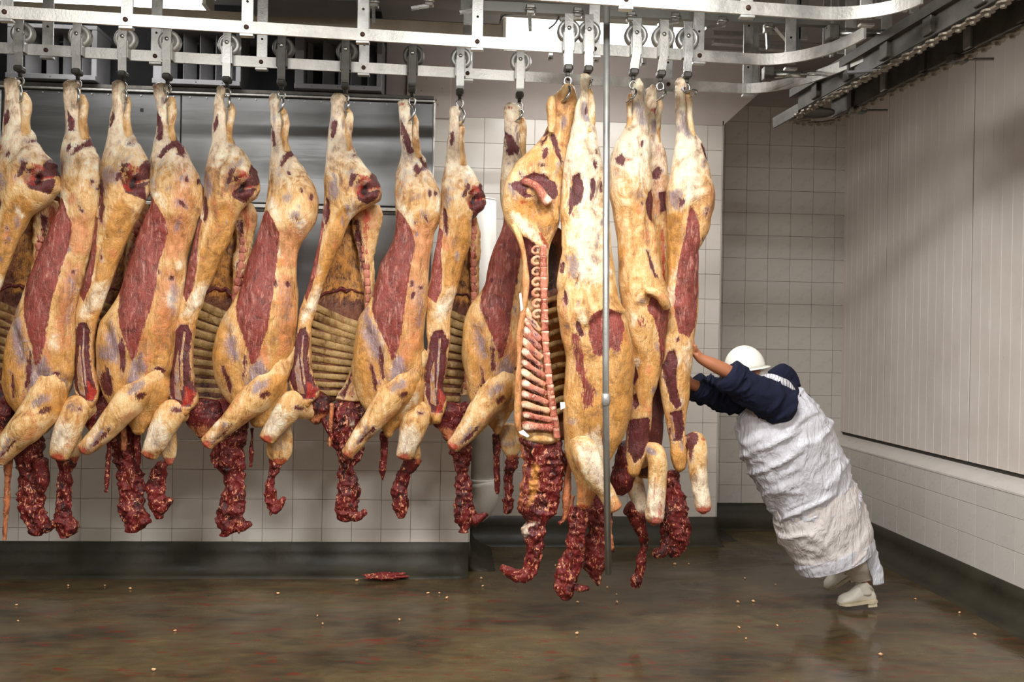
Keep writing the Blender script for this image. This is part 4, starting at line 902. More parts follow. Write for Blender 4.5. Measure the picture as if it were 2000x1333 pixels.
side_A(4, A4, LM4, [(292, 742, 28), (268, 768, 31), (236, 803, 26), (203, 843, 21), (180, 866, 17), (164, 879, 14)],
       [(905, 305, 335), (925, 294, 324), (945, 292, 320), (965, 291, 318), (985, 293, 324), (1000, 302, 320), (1009, 308, 314)],
       'fourth side of beef from the left, pink flank beside a brown rump', flap=[(840, 316, 345), (865, 310, 346), (890, 312, 345), (905, 322, 340)], spur=[(312, 998, 9), (324, 990, 6), (333, 976, 4)], strips=[[(214, 850, 4), (213, 890, 4.5), (209, 935, 4), (207, 962, 2)], [(268, 850, 5), (270, 890, 5), (268, 925, 3)]],
       extra=[('dark', 4, [(310, 235), (318, 240), (322, 250), (316, 262), (314, 280), (308, 268)], .85), ('dark', 4, [(343, 262), (350, 270), (360, 292), (362, 312), (352, 305), (346, 285)], .85), ('tan', 20, el(365, 365, 24, 70), .75), ('dark', 8, [(203, 735), (222, 718), (236, 735), (230, 775), (208, 770)], .75), ('grey', 10, el(227, 690, 26, 22), .7)], seed=3)
side_A(2, A2, LM2, [(98, 752, 34), (84, 795, 34), (56, 832, 31), (26, 862, 25), (4, 888, 18), (-4, 898, 16)],
       [(895, 112, 150), (920, 114, 145), (960, 112, 139), (1000, 111, 141), (1020, 110, 148), (1035, 112, 151), (1048, 122, 132)],
       'second side of beef from the left, broad dull pink flank, thick foreleg', flap=[(840, 135, 155), (865, 134, 156), (890, 132, 156), (903, 140, 152)], strips=[[(80, 900, 12), (84, 935, 11), (80, 960, 6)]],
       extra=[('yellow', 14, [(45, 690), (70, 660), (60, 760), (30, 790), (12, 740)], .9), ('grey', 10, [(70, 700), (95, 690), (85, 760), (65, 790)], .7), ('grey', 8, [(120, 740), (140, 728), (142, 755), (122, 785)], .75)], seed=4)
side_A(10, A10, LM10, [(982, 742, 29), (964, 774, 32), (944, 800, 27), (914, 840, 22), (893, 864, 17), (884, 873, 15)],
       [(895, 992, 1016), (910, 988, 1010), (930, 985, 1003), (960, 983, 1001), (985, 984, 1000), (1002, 988, 996)],
       'tenth side of beef from the left, half hidden behind the sawn side', flap=[(830, 962, 1016), (855, 968, 1018), (880, 980, 1016), (898, 990, 1010)], strips=[[(969, 850, 7), (970, 890, 7), (971, 930, 6), (971, 965, 2.5)]],
       extra=[('dark', 5, [(987, 262), (1000, 268), (1012, 290), (1012, 308), (1000, 300), (989, 300)], .8), ('yellow', 18, el(1005, 330, 22, 40), .7), ('dark', 5, [(935, 750), (950, 748), (945, 775), (925, 790)], .8)], seed=5)

# ------------------------------------------------------------------ turned view showing the rib cage (B)
B7 = [(193, 649, 672), (210, 649, 685), (230, 649, 691), (255, 645, 688), (285, 646, 693), (310, 642, 703), (340, 637, 724), (358, 635, 741), (378, 633, 746), (395, 631, 738), (410, 629, 706), (425, 627, 688), (440, 625, 680), (480, 620, 661), (510, 613, 646), (550, 602, 634), (570, 595, 624), (600, 585, 618), (640, 579, 608), (680, 575, 603), (720, 570, 604), (745, 565, 612), (765, 571, 624), (780, 585, 618), (788, 592, 606)]
LB7 = [193, 255, 310, 365, 420, 510, 600, 680, 745, 788]
B5 = [(178, 420, 442), (195, 418, 450), (215, 418, 461), (240, 416, 458), (265, 414, 459), (290, 413, 470), (320, 407, 482), (345, 402, 504), (365, 400, 511), (385, 396, 500), (405, 392, 474), (430, 390, 461), (470, 382, 448), (510, 373, 428), (550, 364, 412), (570, 358, 404), (600, 350, 394), (640, 344, 382), (680, 340, 373), (720, 338, 371), (755, 330, 376), (780, 329, 388), (795, 340, 382), (803, 350, 370)]
LB5 = [178, 245, 290, 362, 415, 500, 600, 670, 755, 803]
B3 = [(168, 223, 243), (190, 222, 253), (205, 222, 258), (230, 219, 254), (260, 216, 261), (290, 213, 276), (320, 207, 291), (350, 201, 294), (380, 196, 289), (400, 195, 281), (430, 192, 266), (470, 184, 249), (510, 175, 228), (550, 164, 215), (570, 158, 206), (600, 153, 195), (640, 150, 184), (680, 148, 181), (720, 147, 182), (750, 145, 191), (775, 150, 196), (790, 168, 188)]
LB3 = [168, 235, 285, 350, 410, 500, 600, 660, 750, 790]
B9 = [(218, 880, 898), (235, 879, 904), (250, 880, 908), (275, 875, 906), (300, 873, 911), (330, 871, 920), (355, 866, 934), (380, 863, 949), (397, 862, 949), (418, 860, 938), (435, 859, 921), (470, 853, 919), (510, 845, 904), (550, 839, 896), (575, 833, 888), (600, 832, 881), (640, 832, 877), (680, 833, 874), (720, 833, 869), (755, 830, 863), (790, 830, 873), (810, 841, 865), (818, 848, 859)]
LB9 = [218, 275, 325, 385, 435, 520, 600, 690, 755, 818]
B1 = [(163, 12, 37), (185, 13, 54), (205, 13, 61), (235, 11, 60), (260, 10, 65), (290, 8, 79), (315, 3, 102), (345, 0, 119), (370, -5, 118), (390, -10, 98), (420, -15, 60), (460, -22, 42), (500, -30, 26), (540, -40, 8), (580, -48, -6), (640, -58, -20), (700, -64, -24), (750, -66, -20), (775, -66, -22), (790, -60, -32)]
LB1 = [163, 235, 285, 345, 400, 490, 590, 680, 750, 790]
PB7 = [('pink', 3, [(624, 430), (632, 440), (627, 480), (620, 530), (612, 565), (600, 592), (594, 575), (604, 545), (613, 510), (620, 475)]), ('dark', 4, [(637, 385), (646, 395), (648, 420), (640, 450), (633, 440), (632, 405)], .75),
       ('yellow', 8, [(688, 402), (686, 425), (664, 480), (648, 515), (636, 552), (615, 560), (628, 505), (648, 450), (665, 415)], 1), ('white', 8, [(640, 560), (622, 600), (600, 630), (590, 620), (605, 580), (620, 560)], .7),
       ('dark', 2.5, [(589, 642), (600, 640), (604, 660), (602, 700), (606, 728), (622, 762), (614, 780), (592, 778), (576, 760), (569, 742), (573, 700), (580, 660)]), ('cut', 2, [(579, 722), (586, 690), (592, 742), (600, 770), (586, 766)]), ('yellow', 3, [(579, 722), (586, 690), (592, 742), (600, 770), (586, 766)], 1), ('cut', 1, [(594, 655), (597, 655), (594, 700), (600, 750), (597, 752), (590, 700)]), ('blood', 4, [(600, 740), (622, 758), (618, 776), (598, 782), (604, 762)], .9),
       ('dark', 3, [(722, 334), (741, 346), (746, 372), (737, 392), (722, 404), (704, 396), (698, 378), (703, 358), (722, 352)]), ('blood', 4, [(700, 345), (722, 350), (738, 360), (716, 362), (712, 380), (722, 398), (704, 392), (694, 384), (704, 366)], .7), ('cut', 1.5, [(690, 372), (704, 366), (722, 352), (726, 357), (712, 372), (700, 384)]), ('tan', 3, [(690, 372), (704, 366), (722, 352), (728, 358), (712, 374), (698, 386)], .9), ('black', 4, [(710, 368), (724, 366), (724, 384), (706, 390)], .8), ('cut', 1, [(724, 376), (745, 368), (745, 372), (726, 380)]), ('blood', 2, [(722, 374), (744, 366), (744, 372), (724, 380)], .8), ('dark', 4, [(690, 346), (702, 346), (696, 370), (684, 376)], .85),
       ('dark', 4, el(656, 258, 5, 18, 8), .85), ('grey', 7, el(655, 248, 9, 26), .6), ('grey', 10, [(640, 360), (662, 352), (672, 385), (650, 410), (636, 395)], .75), ('grey', 7, [(686, 338), (702, 328), (700, 350), (684, 360)], .75), ('grey', 7, el(693, 305, 10, 6, -35), .7), ('dark', 4, el(695, 305, 9, 4, -35), .6),
       ('blood', 5, el(655, 330, 6, 9), .5), ('yellow', 12, [(700, 300), (715, 310), (738, 340), (715, 335), (700, 325)], .8), ('tan', 8, [(640, 290), (660, 300), (672, 330), (655, 345), (640, 330)], .5), ('white', 10, el(665, 225, 16, 26), .5), ('tan', 6, el(660, 203, 12, 10), .7)]
CB7 = [([(672, 205), (680, 240), (684, 290), (678, 320)], 4, -.010), ([(690, 330), (670, 400), (640, 500), (612, 600)], 9, .010), ([(640, 400), (630, 460), (615, 540)], 6, -.010), ([(604, 650), (602, 720), (620, 760)], 5, .008), ([(700, 300), (682, 322), (668, 345)], 5, -.008)]
BB7 = [(690, 345, 40, 32, .016), (716, 374, 12, 10, -.034), (728, 344, 14, 6, .014), (736, 390, 8, 8, .012), (700, 352, 8, 6, .010), (652, 340, 16, 60, .010)]
def side_B(idx, rows, lb, panel, spine, leg, neck, label, spur=None, nr=11, slope=(.5, .02), ry=None, extra=(), Yoff=0, seed=0, hangs=(), legw=1., shoulder=None, cavdark=0):
    X, Y = TR[idx]; Y = Y+Yoff
    root = empty('beef_side', (X, Y, onY(rows[0][1], rows[0][0], Y)[2]), label, 'beef side', GB)
    mp = lambda pts: tmap(B7, LB7, rows, lb, pts); rs = np.random.RandomState(seed+31); P = []
    for i, q in enumerate(PB7):
        pl = mp(q[2]); dx, dy = (rs.uniform(-4, 4), rs.uniform(-6, 6)) if i > 17 else (0, 0); P.append((q[0], q[1], [(a+dx, b+dy) for a, b in pl], (q[3] if len(q) > 3 else 1)))
    P += list(extra)
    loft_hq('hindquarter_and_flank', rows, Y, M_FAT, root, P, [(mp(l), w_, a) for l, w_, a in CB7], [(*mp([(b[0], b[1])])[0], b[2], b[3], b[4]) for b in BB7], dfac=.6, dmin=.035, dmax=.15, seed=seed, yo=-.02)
    pnl = loft('rib_wall', panel, Y, M_CAV, root, [('yellow', 14, [(panel[0][1]-10, panel[0][0]), (panel[0][2]+20, panel[0][0]), (panel[3][2]+10, (ry or (600, 770))[0]), (panel[3][1]-10, (ry or (600, 770))[0]-12)], .6)], dfac=.1, dmin=.018, dmax=.02, yo=.13, tilt=.07, bow=.05, seed=seed, seg=60, amp=.5)
    y_a, y_b = ry or (600, 770); PR = np.array([p[:3] for p in panel], float); RS = (y_b-y_a)/(nr-1)/17.6
    for k in range(nr):
        f = k/(nr-1); yl0 = y_a+(y_b-y_a)*f; sl = slope[0]*(1-f)**1.3+slope[1]*f; pts = []
        for u in np.linspace(-1.0, 1.0, 12):
            # walk across the wall; the rib falls away from the breastbone towards the spine
            yy_ = yl0
            for _ in range(4):
                a, b = np.interp(yy_, PR[:, 0], PR[:, 1]), np.interp(yy_, PR[:, 0], PR[:, 2]); x = (a+b)/2+(b-a)/2*u; yy_ = yl0+sl*(x-a)*(1-.18*(u+1)*.5)
            yw = .13+.07*u+.05*(1-u*u)-.018*math.sqrt(max(0, 1-u*u))-.004
            pts.append((x, yy_, (7.4-2.0*f+.6*math.sin(k*2.1))*RS, yw))
        pts = [p for p in pts if p[1] < panel[-1][0]+4]
        if len(pts) < 5: continue
        limb('rib', pts, Y, M_RIBFAT, root, [('grey', 6, el(pts[6][0], pts[6][1], 30, 3), .4)], seg=12, amp=.5, flat=.45, seed=seed+k)
    # ragged cut of the skirt above the first rib
    a, b = np.interp(y_a-14, PR[:, 0], PR[:, 1]), np.interp(y_a-14, PR[:, 0], PR[:, 2])
    zz = [(a+(b-a)*t, y_a-4-22*math.sin(t*2.6)*(1 if t < .8 else .8)+rs.uniform(-3, 3), 2.6+rs.uniform(-.6, .9), .13+.07*(2*t-1)+.05*(1-(2*t-1)**2)-.026) for t in np.linspace(0.02, .95, 12)]
    limb('skirt_edge', zz, Y, M_LEAN, root, seg=10, amp=.5, rough=.003, seed=seed)
    if spine: 
        sp = loft('back_and_spine', spine, Y, M_FAT, root, [('blood', 5, [(x_, y_) for y_, x_ in [(r[0], r[1]+(r[2]-r[1])*.25) for r in spine]]+[(x_, y_) for y_, x_ in [(r[0], r[1]+(r[2]-r[1])*.55) for r in spine[::-1]]], .62), ('dark', 5, [(x_, y_) for y_, x_ in [(r[0], r[1]-2) for r in spine[1:]]]+[(x_, y_) for y_, x_ in [(r[0], r[1]+(r[2]-r[1])*.22) for r in spine[:0:-1]]], .8), ('tan', 10, [(spine[0][1], spine[0][0]), (spine[0][2], spine[0][0]), (spine[2][2], spine[2][0]), (spine[2][1], spine[2][0])], .6)], dfac=.7, dmin=.02, dmax=.06, yo=.14, seed=seed, seg=40, rough=.004, cap=.01)
        R_ = np.array([r[:3] for r in spine], float); yv = R_[1, 0]+14
        while yv < R_[-1, 0]-4:
            a, b = np.interp(yv, R_[:, 0], R_[:, 1]), np.interp(yv, R_[:, 0], R_[:, 2]); xm = a+(b-a)*.42; rr = min(7, (b-a)*.26)
            limb('vertebra', [(xm-rr*.3, yv-6, rr), (xm, yv, rr*1.1), (xm, yv+6, rr)], Y+.115, M_BONE, root, seg=12, amp=.5, flat=.5, n=5, seed=int(yv)); yv += 16
    # lower belly cut and shoulder behind the foreleg
    if shoulder: loft('shoulder', shoulder, Y+.06, M_LEAN, root, [('tan', 9, [(shoulder[0][1], shoulder[-1][0]-18), (shoulder[0][2], shoulder[-1][0]-12), (shoulder[-1][2]+20, shoulder[-1][0]+6), (shoulder[-1][1]-10, shoulder[-1][0]+6)], .8)], dfac=.6, dmin=.03, dmax=.07, seed=seed, seg=48, rough=.005)
    tx, ty = leg[-1][0], leg[-1][1]; mx, my = leg[-3][0], leg[-3][1]
    LP = [('blood', 6, el(tx, ty, 16, 11), .85), ('white', 14, el(mx, my-10, 26, 34, 25), .85), ('tan', 9, el(tx+3, ty-9, 18, 12), .6), ('grey', 5, [(mx-2, my-22), (mx+6, my-22), (mx-2, my+10), (mx-12, my+18)], .62), ('dark', 4, el(leg[1][0]-10, leg[1][1]-2, 11, 5, 10), .7)]
    lg = [tuple(p)+((.13, .07, .01)[i] if i < 3 else 0,) for i, p in enumerate(leg)]
    fl = limb('foreleg', lg, Y-.04, M_FAT, root, LP, seed=seed+5, flat=.85)
    limb('leg_bone', [(tx+2, ty-3, 9), (tx-1, ty+2, 8.5), (tx-2, ty+4, 7)], Y-.04, M_BONE, fl, [('blood', 5, el(tx, ty, 10, 10), .6)], amp=.6)
    if neck: loft('neck', neck, Y+.14, M_NECK, root, [('white', 5, el((neck[0][1]+neck[0][2])/2, neck[0][0]+60, 6, 8), .5)], dfac=.65, dmin=.02, dmax=.07, seed=seed, seg=56, rough=.013, cap=.012, sm=1.2, step_px=2.5)
    if spur: limb('neck_spur', spur, Y+.12, M_NECK, root, seed=seed, rough=.007, seg=24)
    for h in hangs: limb('meat_strip', h, Y+.06, M_NECK, root, [('tan', 6, el(h[0][0], (h[0][1]+h[-1][1])/2, 12, abs(h[-1][1]-h[0][1])), .8)] if h[0][2] > 4.4 else [], seed=seed, rough=.003, seg=18)
    return root
side_B(7, B7, LB7, [(412, 660, 702), (440, 652, 712), (480, 640, 716), (520, 628, 718), (560, 612, 720), (600, 600, 722), (650, 594, 716), (700, 594, 705), (740, 598, 692), (765, 612, 672), (778, 628, 655)],
       [(402, 690, 742), (425, 688, 750), (450, 690, 742), (480, 698, 733), (510, 704, 731), (540, 707, 731), (570, 711, 730), (610, 711, 726), (660, 700, 722), (700, 692, 718), (740, 676, 716), (780, 656, 716)],
       [(628, 800, 15), (598, 799, 21), (572, 788, 26), (555, 808, 25), (538, 832, 20), (525, 852, 17), (521, 858, 16)],
       [(765, 672, 706), (800, 655, 712), (830, 650, 714), (870, 649, 712), (895, 655, 706), (908, 662, 692), (914, 665, 690), (925, 659, 697), (950, 657, 700), (980, 657, 696), (1000, 659, 694), (1010, 664, 692), (1018, 672, 682)],
       'seventh side of beef from the left, rib cage open, dark hip cut', spur=[(684, 1008, 9), (700, 1008, 8), (714, 1000, 6)], ry=(592, 768), seed=11,
       shoulder=[(775, 588, 640), (795, 582, 645), (812, 596, 640), (820, 606, 630)], hangs=[[(612, 785, 9), (628, 812, 8), (642, 840, 6), (650, 860, 4)], [(648, 790, 4.5), (646, 830, 4.8), (643, 872, 4)]])
side_B(5, B5, LB5, [(404, 440, 480), (440, 430, 484), (480, 420, 474), (520, 405, 466), (560, 392, 462), (600, 380, 450), (650, 372, 442), (700, 368, 434), (750, 370, 432), (775, 376, 442), (795, 392, 430)],
       [(398, 452, 496), (425, 456, 505), (450, 458, 501), (480, 460, 497), (510, 458, 492), (540, 455, 484), (580, 450, 478), (640, 446, 470)],
       [(385, 806, 15), (358, 803, 22), (336, 808, 26), (320, 832, 25), (307, 860, 21), (296, 882, 18), (292, 890, 17)],
       [(785, 412, 478), (810, 414, 484), (850, 416, 482), (880, 420, 478), (905, 425, 477), (920, 436, 472), (932, 441, 473), (950, 442, 476), (965, 436, 475), (985, 432, 474), (1010, 426, 472), (1025, 427, 474), (1035, 434, 470), (1045, 436, 446)],
       'fifth side of beef from the left, yellow strip beside narrow open ribs', spur=[(466, 1030, 10), (478, 1028, 8), (489, 1022, 5)], ry=(590, 782), seed=12,
       shoulder=[(788, 350, 430), (808, 352, 432), (832, 368, 428), (846, 384, 424)], hangs=[[(398, 798, 10), (415, 825, 9), (432, 850, 5)], [(422, 850, 4), (424, 880, 4), (421, 914, 3)]])
side_B(3, B3, LB3, [(400, 230, 272), (440, 222, 270), (480, 212, 264), (520, 204, 256), (560, 196, 248), (600, 186, 240), (650, 178, 225), (700, 176, 215), (750, 178, 212), (780, 186, 208)],
       [(398, 258, 286), (425, 256, 286), (460, 252, 280), (500, 246, 272), (540, 242, 262), (600, 238, 250)],
       [(190, 810, 17), (168, 800, 24), (150, 800, 27), (136, 830, 26), (126, 860, 23), (119, 885, 20), (117, 893, 18)],
       [(800, 216, 268), (850, 219, 266), (885, 221, 262), (905, 224, 264), (920, 232, 275), (950, 232, 278), (975, 236, 276), (1000, 238, 279), (1015, 242, 286), (1028, 246, 280), (1037, 254, 266)],
       'third side of beef from the left, narrow strip with purple spots', spur=[(276, 1020, 9), (286, 1020, 7), (294, 1017, 5)], ry=(590, 770), seed=13,
       extra=[('dark', 8, el(266, 366, 15, 18), .85), ('dark', 7, el(208, 375, 11, 28), .8), ('grey', 14, el(230, 350, 26, 22), .75)],
       shoulder=[(775, 165, 232), (800, 160, 232), (830, 166, 230), (850, 180, 222)], hangs=[[(240, 835, 6), (243, 860, 6), (242, 880, 4)]])
side_B(9, B9, LB9, [(432, 890, 918), (460, 882, 930), (500, 874, 934), (540, 862, 932), (580, 856, 930), (620, 852, 926), (660, 850, 918), (700, 850, 910), (740, 850, 906), (775, 856, 900), (795, 866, 892)],
       [(400, 916, 930), (420, 915, 930), (450, 917, 938), (500, 917, 937), (540, 916, 937), (575, 918, 938), (610, 918, 932), (660, 914, 928), (720, 908, 920), (770, 900, 916)],
       [(858, 812, 15), (832, 808, 24), (815, 812, 28), (806, 842, 25), (797, 870, 21), (791, 888, 18), (790, 893, 17)],
       [(790, 886, 922), (830, 884, 922), (870, 880, 921), (895, 881, 920), (910, 884, 916), (925, 890, 912), (940, 893, 916), (960, 896, 920), (985, 893, 924), (1005, 892, 930), (1018, 893, 930), (1030, 899, 912), (1036, 902, 908)],
       'ninth side of beef from the left, square dark cut at the hip', spur=[(925, 1017, 11), (938, 1012, 8), (952, 1005, 4)], ry=(600, 780), seed=14,
       extra=[('dark', 3, [(924, 395), (942, 388), (948, 405), (940, 432), (922, 436)], .9)], shoulder=[(795, 842, 900), (815, 842, 900), (835, 852, 896), (852, 868, 890)], hangs=[[(868, 800, 8), (878, 830, 8), (886, 860, 5)]])
side_B(1, B1, LB1, [(385, 45, 112), (420, 35, 108), (460, 10, 96), (500, 0, 86), (540, -14, 72), (580, -24, 62), (620, -28, 48), (660, -32, 36), (700, -34, 28), (740, -34, 22), (775, -28, 16)],
       [(392, 62, 110), (420, 66, 114), (450, 66, 100), (480, 66, 92), (510, 66, 84), (545, 60, 76), (600, 50, 66), (660, 40, 52)],
       [(-20, 800, 18), (-50, 800, 24), (-70, 820, 26), (-84, 850, 24), (-96, 890, 18)],
       [(780, -6, 60), (820, 6, 74), (860, 22, 84), (890, 36, 84), (930, 43, 81), (960, 42, 81), (1000, 45, 88), (1020, 50, 93), (1032, 56, 94), (1042, 64, 84)],
       'side of beef cut off by the left edge of the view', spur=[(88, 1034, 8), (100, 1028, 7), (112, 1018, 5)], ry=(585, 765), seed=15,
       shoulder=[(760, -60, 30), (790, -58, 34), (820, -50, 30), (850, -20, 30)], hangs=[[(15, 925, 6), (13, 975, 5), (11, 1010, 4.6), (9, 1055, 3)], [(20, 855, 8), (17, 890, 8), (15, 930, 6)]])
# ------------------------------------------------------------------ the five sides on the middle rail
def tendon(root, rows, Y, seed, side=1):
    y0 = rows[0][0]; x0 = rows[0][2] if side > 0 else rows[0][1]; s = side
    limb('achilles_tendon', [(x0-3*s, y0+10, 7), (x0+5*s, y0+26, 9), (x0+7*s, y0+48, 9), (x0+5*s, y0+78, 8), (x0+5*s, y0+104, 5)], Y-.01, M_FAT, root, seed=seed)
def stump(name, path, Y, root, seed, extra=()):
    tx, ty = path[-1][0], path[-1][1]; mx, my = path[-3][0], path[-3][1]
    path = [tuple(p)+((.14, .07, .02)[i] if i < 3 else 0,) for i, p in enumerate(path)]
    fl = limb(name, path, Y, M_FAT, root, [('blood', 8, el(tx, ty, 20, 11), .9), ('white', 14, el(mx, my, 24, 44), .9), ('tan', 10, el(tx, ty-18, 24, 18), .6)]+list(extra), seed=seed)
    limb('leg_bone', [(tx-1, ty-2, 11), (tx, ty+3, 10), (tx+1, ty+6, 8)], Y, M_BONE, fl, [('blood', 5, el(tx, ty, 12, 12), .6)], amp=.6)
# 11: the sawn face towards us
X, Y = TR[11]; Y11 = Y-.01
R11 = [(175, 1096, 1122), (188, 1078, 1126), (202, 1075, 1127), (220, 1075, 1123), (242, 1073, 1119), (262, 1062, 1116), (285, 1046, 1112), (310, 1024, 1108), (328, 1004, 1104), (345, 994, 1101), (370, 985, 1098), (400, 984, 1097), (425, 988, 1095), (450, 1000, 1086), (475, 1011, 1074), (500, 1018, 1070), (550, 1024, 1071), (600, 1016, 1069), (650, 1013, 1071), (700, 1014, 1074), (750, 1012, 1082), (800, 1010, 1088), (835, 1012, 1093), (858, 1018, 1096)]
root = empty('beef_side', (X, Y11, onY(1108, 175, Y11)[2]), 'sawn side of beef with its backbone and slanted ribs in full view', 'beef side', GB)
P11 = [('grey', 6, el(1100, 240, 9, 16), .8), ('dark', 5, el(1098, 250, 5, 8), .5), ('dark', 3, el(1068, 258, 4, 14, 40), .8), ('dark', 4, [(1070, 268), (1080, 262), (1090, 285), (1100, 320), (1096, 330), (1082, 300)], .85), ('dark', 4, [(1050, 280), (1066, 265), (1068, 272), (1056, 290)], .8), ('dark', 4, el(1062, 305, 5, 13, 15), .8), ('dark', 4, el(1056, 329, 8, 5), .7),
       ('yellow', 14, [(1040, 300), (1090, 300), (1090, 345), (1010, 340)], .7), ('dark', 3, [(1020, 352), (1040, 342), (1062, 346), (1084, 362), (1088, 384), (1080, 396), (1060, 380), (1040, 362), (1022, 360)], 1), ('dark', 4, [(998, 364), (1018, 356), (1034, 366), (1024, 382), (1040, 388), (1020, 392), (1004, 376)], .9),
       ('yellow', 10, [(1000, 385), (1030, 395), (1075, 400), (1085, 440), (1060, 450), (1010, 430)], 1), ('grey', 10, [(1030, 385), (1060, 390), (1066, 410), (1040, 408)], .5), ('blood', 4, el(1020, 400, 9, 6), .7), ('blood', 4, [(1048, 458), (1056, 455), (1070, 478), (1070, 492), (1058, 480)], .9),
       ('dark', 3, [(1014, 462), (1030, 468), (1046, 482), (1045, 500), (1036, 512), (1046, 520), (1044, 540), (1034, 552), (1044, 560), (1042, 580), (1030, 592), (1028, 560), (1028, 520)], .95),
       ('white', 9, [(1000, 420), (1020, 430), (1055, 462), (1060, 480), (1030, 466), (1004, 446)], .9), ('tan', 7, [(1012, 470), (1022, 480), (1026, 560), (1020, 600), (1016, 640), (1010, 640), (1014, 580), (1018, 520)], .8),
       ('blood', 4, [(1048, 500), (1056, 500), (1058, 620), (1064, 700), (1082, 850), (1074, 850), (1056, 700), (1050, 620)], .7), ('dark', 10, [(1022, 640), (1050, 640), (1070, 850), (1018, 850), (1014, 700)], .5)]
loft('hindquarter_and_back', R11, Y11, M_FAT, root, P11, [([(1075, 205), (1090, 235), (1085, 265)], 5, -.01), ([(986, 430), (1010, 455), (1050, 482)], 6, .010), ([(1096, 200), (1104, 260), (1098, 330)], 5, -.008)],
     [(1044, 412, 30, 26, -.05), (1050, 355, 30, 10, -.018), (1030, 310, 34, 26, .018), (1002, 370, 12, 40, .014)], dfac=.6, dmin=.045, dmax=.14, seed=21)
limb('pelvic_bone', [(1022, 354, 6, -.09), (1038, 359, 6, -.10), (1050, 368, 6.5, -.10), (1060, 382, 7, -.10), (1067, 392, 9, -.10), (1071, 397, 9, -.10)], Y11, M_BONE, root, [('white', 5, el(1068, 395, 10, 9), .8)], seed=3, seg=20)
limb('tendon_flap', [(1078, 190, 6), (1076, 210, 9), (1078, 235, 8), (1076, 258, 5)], Y11-.06, M_FAT, root, seed=4, seg=24)
limb('flank_edge', [(1004, 440, 5, -.07), (1016, 468, 6, -.08), (1024, 500, 5, -.08), (1027, 560, 5, -.08), (1022, 610, 5, -.08), (1016, 650, 5.5, -.08), (1013, 720, 5, -.08), (1011, 780, 5.5, -.08), (1011, 825, 6, -.08), (1017, 852, 5, -.06)], Y11, M_FAT, root, [('tan', 20, el(1016, 700, 20, 240), .85)], seed=5, seg=20)
sp = [(1061, 478), (1062, 560), (1064, 640), (1067, 690), (1072, 740), (1080, 800), (1089, 862)]
S_ = np.array(sp, float)
nv = 18
for k in range(nv):
    y = 480+(856-480)*(k+.5)/nv; x = np.interp(y, S_[:, 1], S_[:, 0]); dx = (np.interp(y+4, S_[:, 1], S_[:, 0])-np.interp(y-4, S_[:, 1], S_[:, 0]))/8
    h = (856-480)/nv/2-1.6
    limb('vertebra', [(x-dx*h, y-h, 7.6, -.080), (x-dx*h*.6, y-h*.6, 7.0, -.082), (x, y, 6.4, -.082), (x+dx*h*.6, y+h*.6, 7.0, -.082), (x+dx*h, y+h, 7.8, -.080)], Y11, M_BONE, root, [('white', 2.5, el(x, y-h, 9, 2.2), .8), ('blood', 3, el(x+6, y, 2, 7), .8)], seg=14, amp=.35, n=9, flat=.7, seed=k)
    if k < 7:   # curled fat round each joint of the loin
        limb('loin_fat', [(x-9, y-7, 4.2, -.088), (x-16, y-8, 3.6, -.092), (x-22, y-1, 3.2, -.094), (x-17, y+5, 3.2, -.092), (x-10, y+3, 3.4, -.088)], Y11, M_BONE2, root, [('dark', 3, el(x-15, y-2, 3, 3), .6)], seg=10, amp=.6, seed=k)
for k in range(12):   # slanted spinous processes of the chest
    y = 606+k*20.5; x = np.interp(y+18, S_[:, 1], S_[:, 0])-9; f = k/11.; drop = 34*(1-f)**.8+5
    xl_ = 1020-3*min(1, k/5.)+ (4 if k > 9 else 0)
    limb('spinous_process', [(xl_, y-2, 5, -.066), (xl_+7, y, 7.6, -.078), ((xl_+x)/2, y+drop*.45, 6.8, -.082), (x-6, y+drop*.85, 6.4, -.083), (x, y+drop, 5, -.082)], Y11, M_BONE if k % 3 else M_BONE2, root, [('white', 4, el(xl_+5, y, 9, 6), .8), ('dark', 3, el((xl_+x)/2, y+drop*.5+5, 12, 3, 40*(1-f)), .55), ('tan', 4, el((xl_+x)/2, y+drop*.5-3, 12, 3, 40), .6)], seg=16, flat=.55, amp=1.1, seed=k+40)
PW = [(455, 1070, 1098), (500, 1064, 1104), (560, 1062, 1106), (620, 1062, 1108), (680, 1064, 1108), (740, 1070, 1108), (800, 1078, 1108), (850, 1086, 1106)]
loft('rib_wall', PW, Y11, M_CAV, root, [('black', 10, [(1066, 470), (1094, 470), (1098, 560), (1068, 570)], .9), ('yellow', 12, [(1068, 600), (1108, 590), (1108, 800), (1080, 800)], .8)], dfac=.1, dmin=.018, dmax=.02, yo=.17, bow=.03, seed=8, seg=48, amp=.5)
for k in range(11):
    y = 585+k*22; a, b = edges([(r[0], r[1], r[2]) for r in PW], y)
    limb('rib', [(a+(b-a)*u, y-5+12*(1-u)**2, 5.6, .148) for u in np.linspace(0, 1, 7)], Y11, M_RIBFAT, root, seg=12, amp=.4, flat=.8, seed=k)
N11 = [(858, 1017, 1097), (880, 1018, 1102), (905, 1022, 1104), (930, 1023, 1102), (950, 1021, 1100), (975, 1015, 1096), (992, 1013, 1090), (1008, 1022, 1080), (1018, 1034, 1066), (1030, 1026, 1063), (1045, 1022, 1065), (1070, 1027, 1065), (1090, 1024, 1060), (1105, 1020, 1057), (1122, 1012, 1050), (1134, 1014, 1036)]
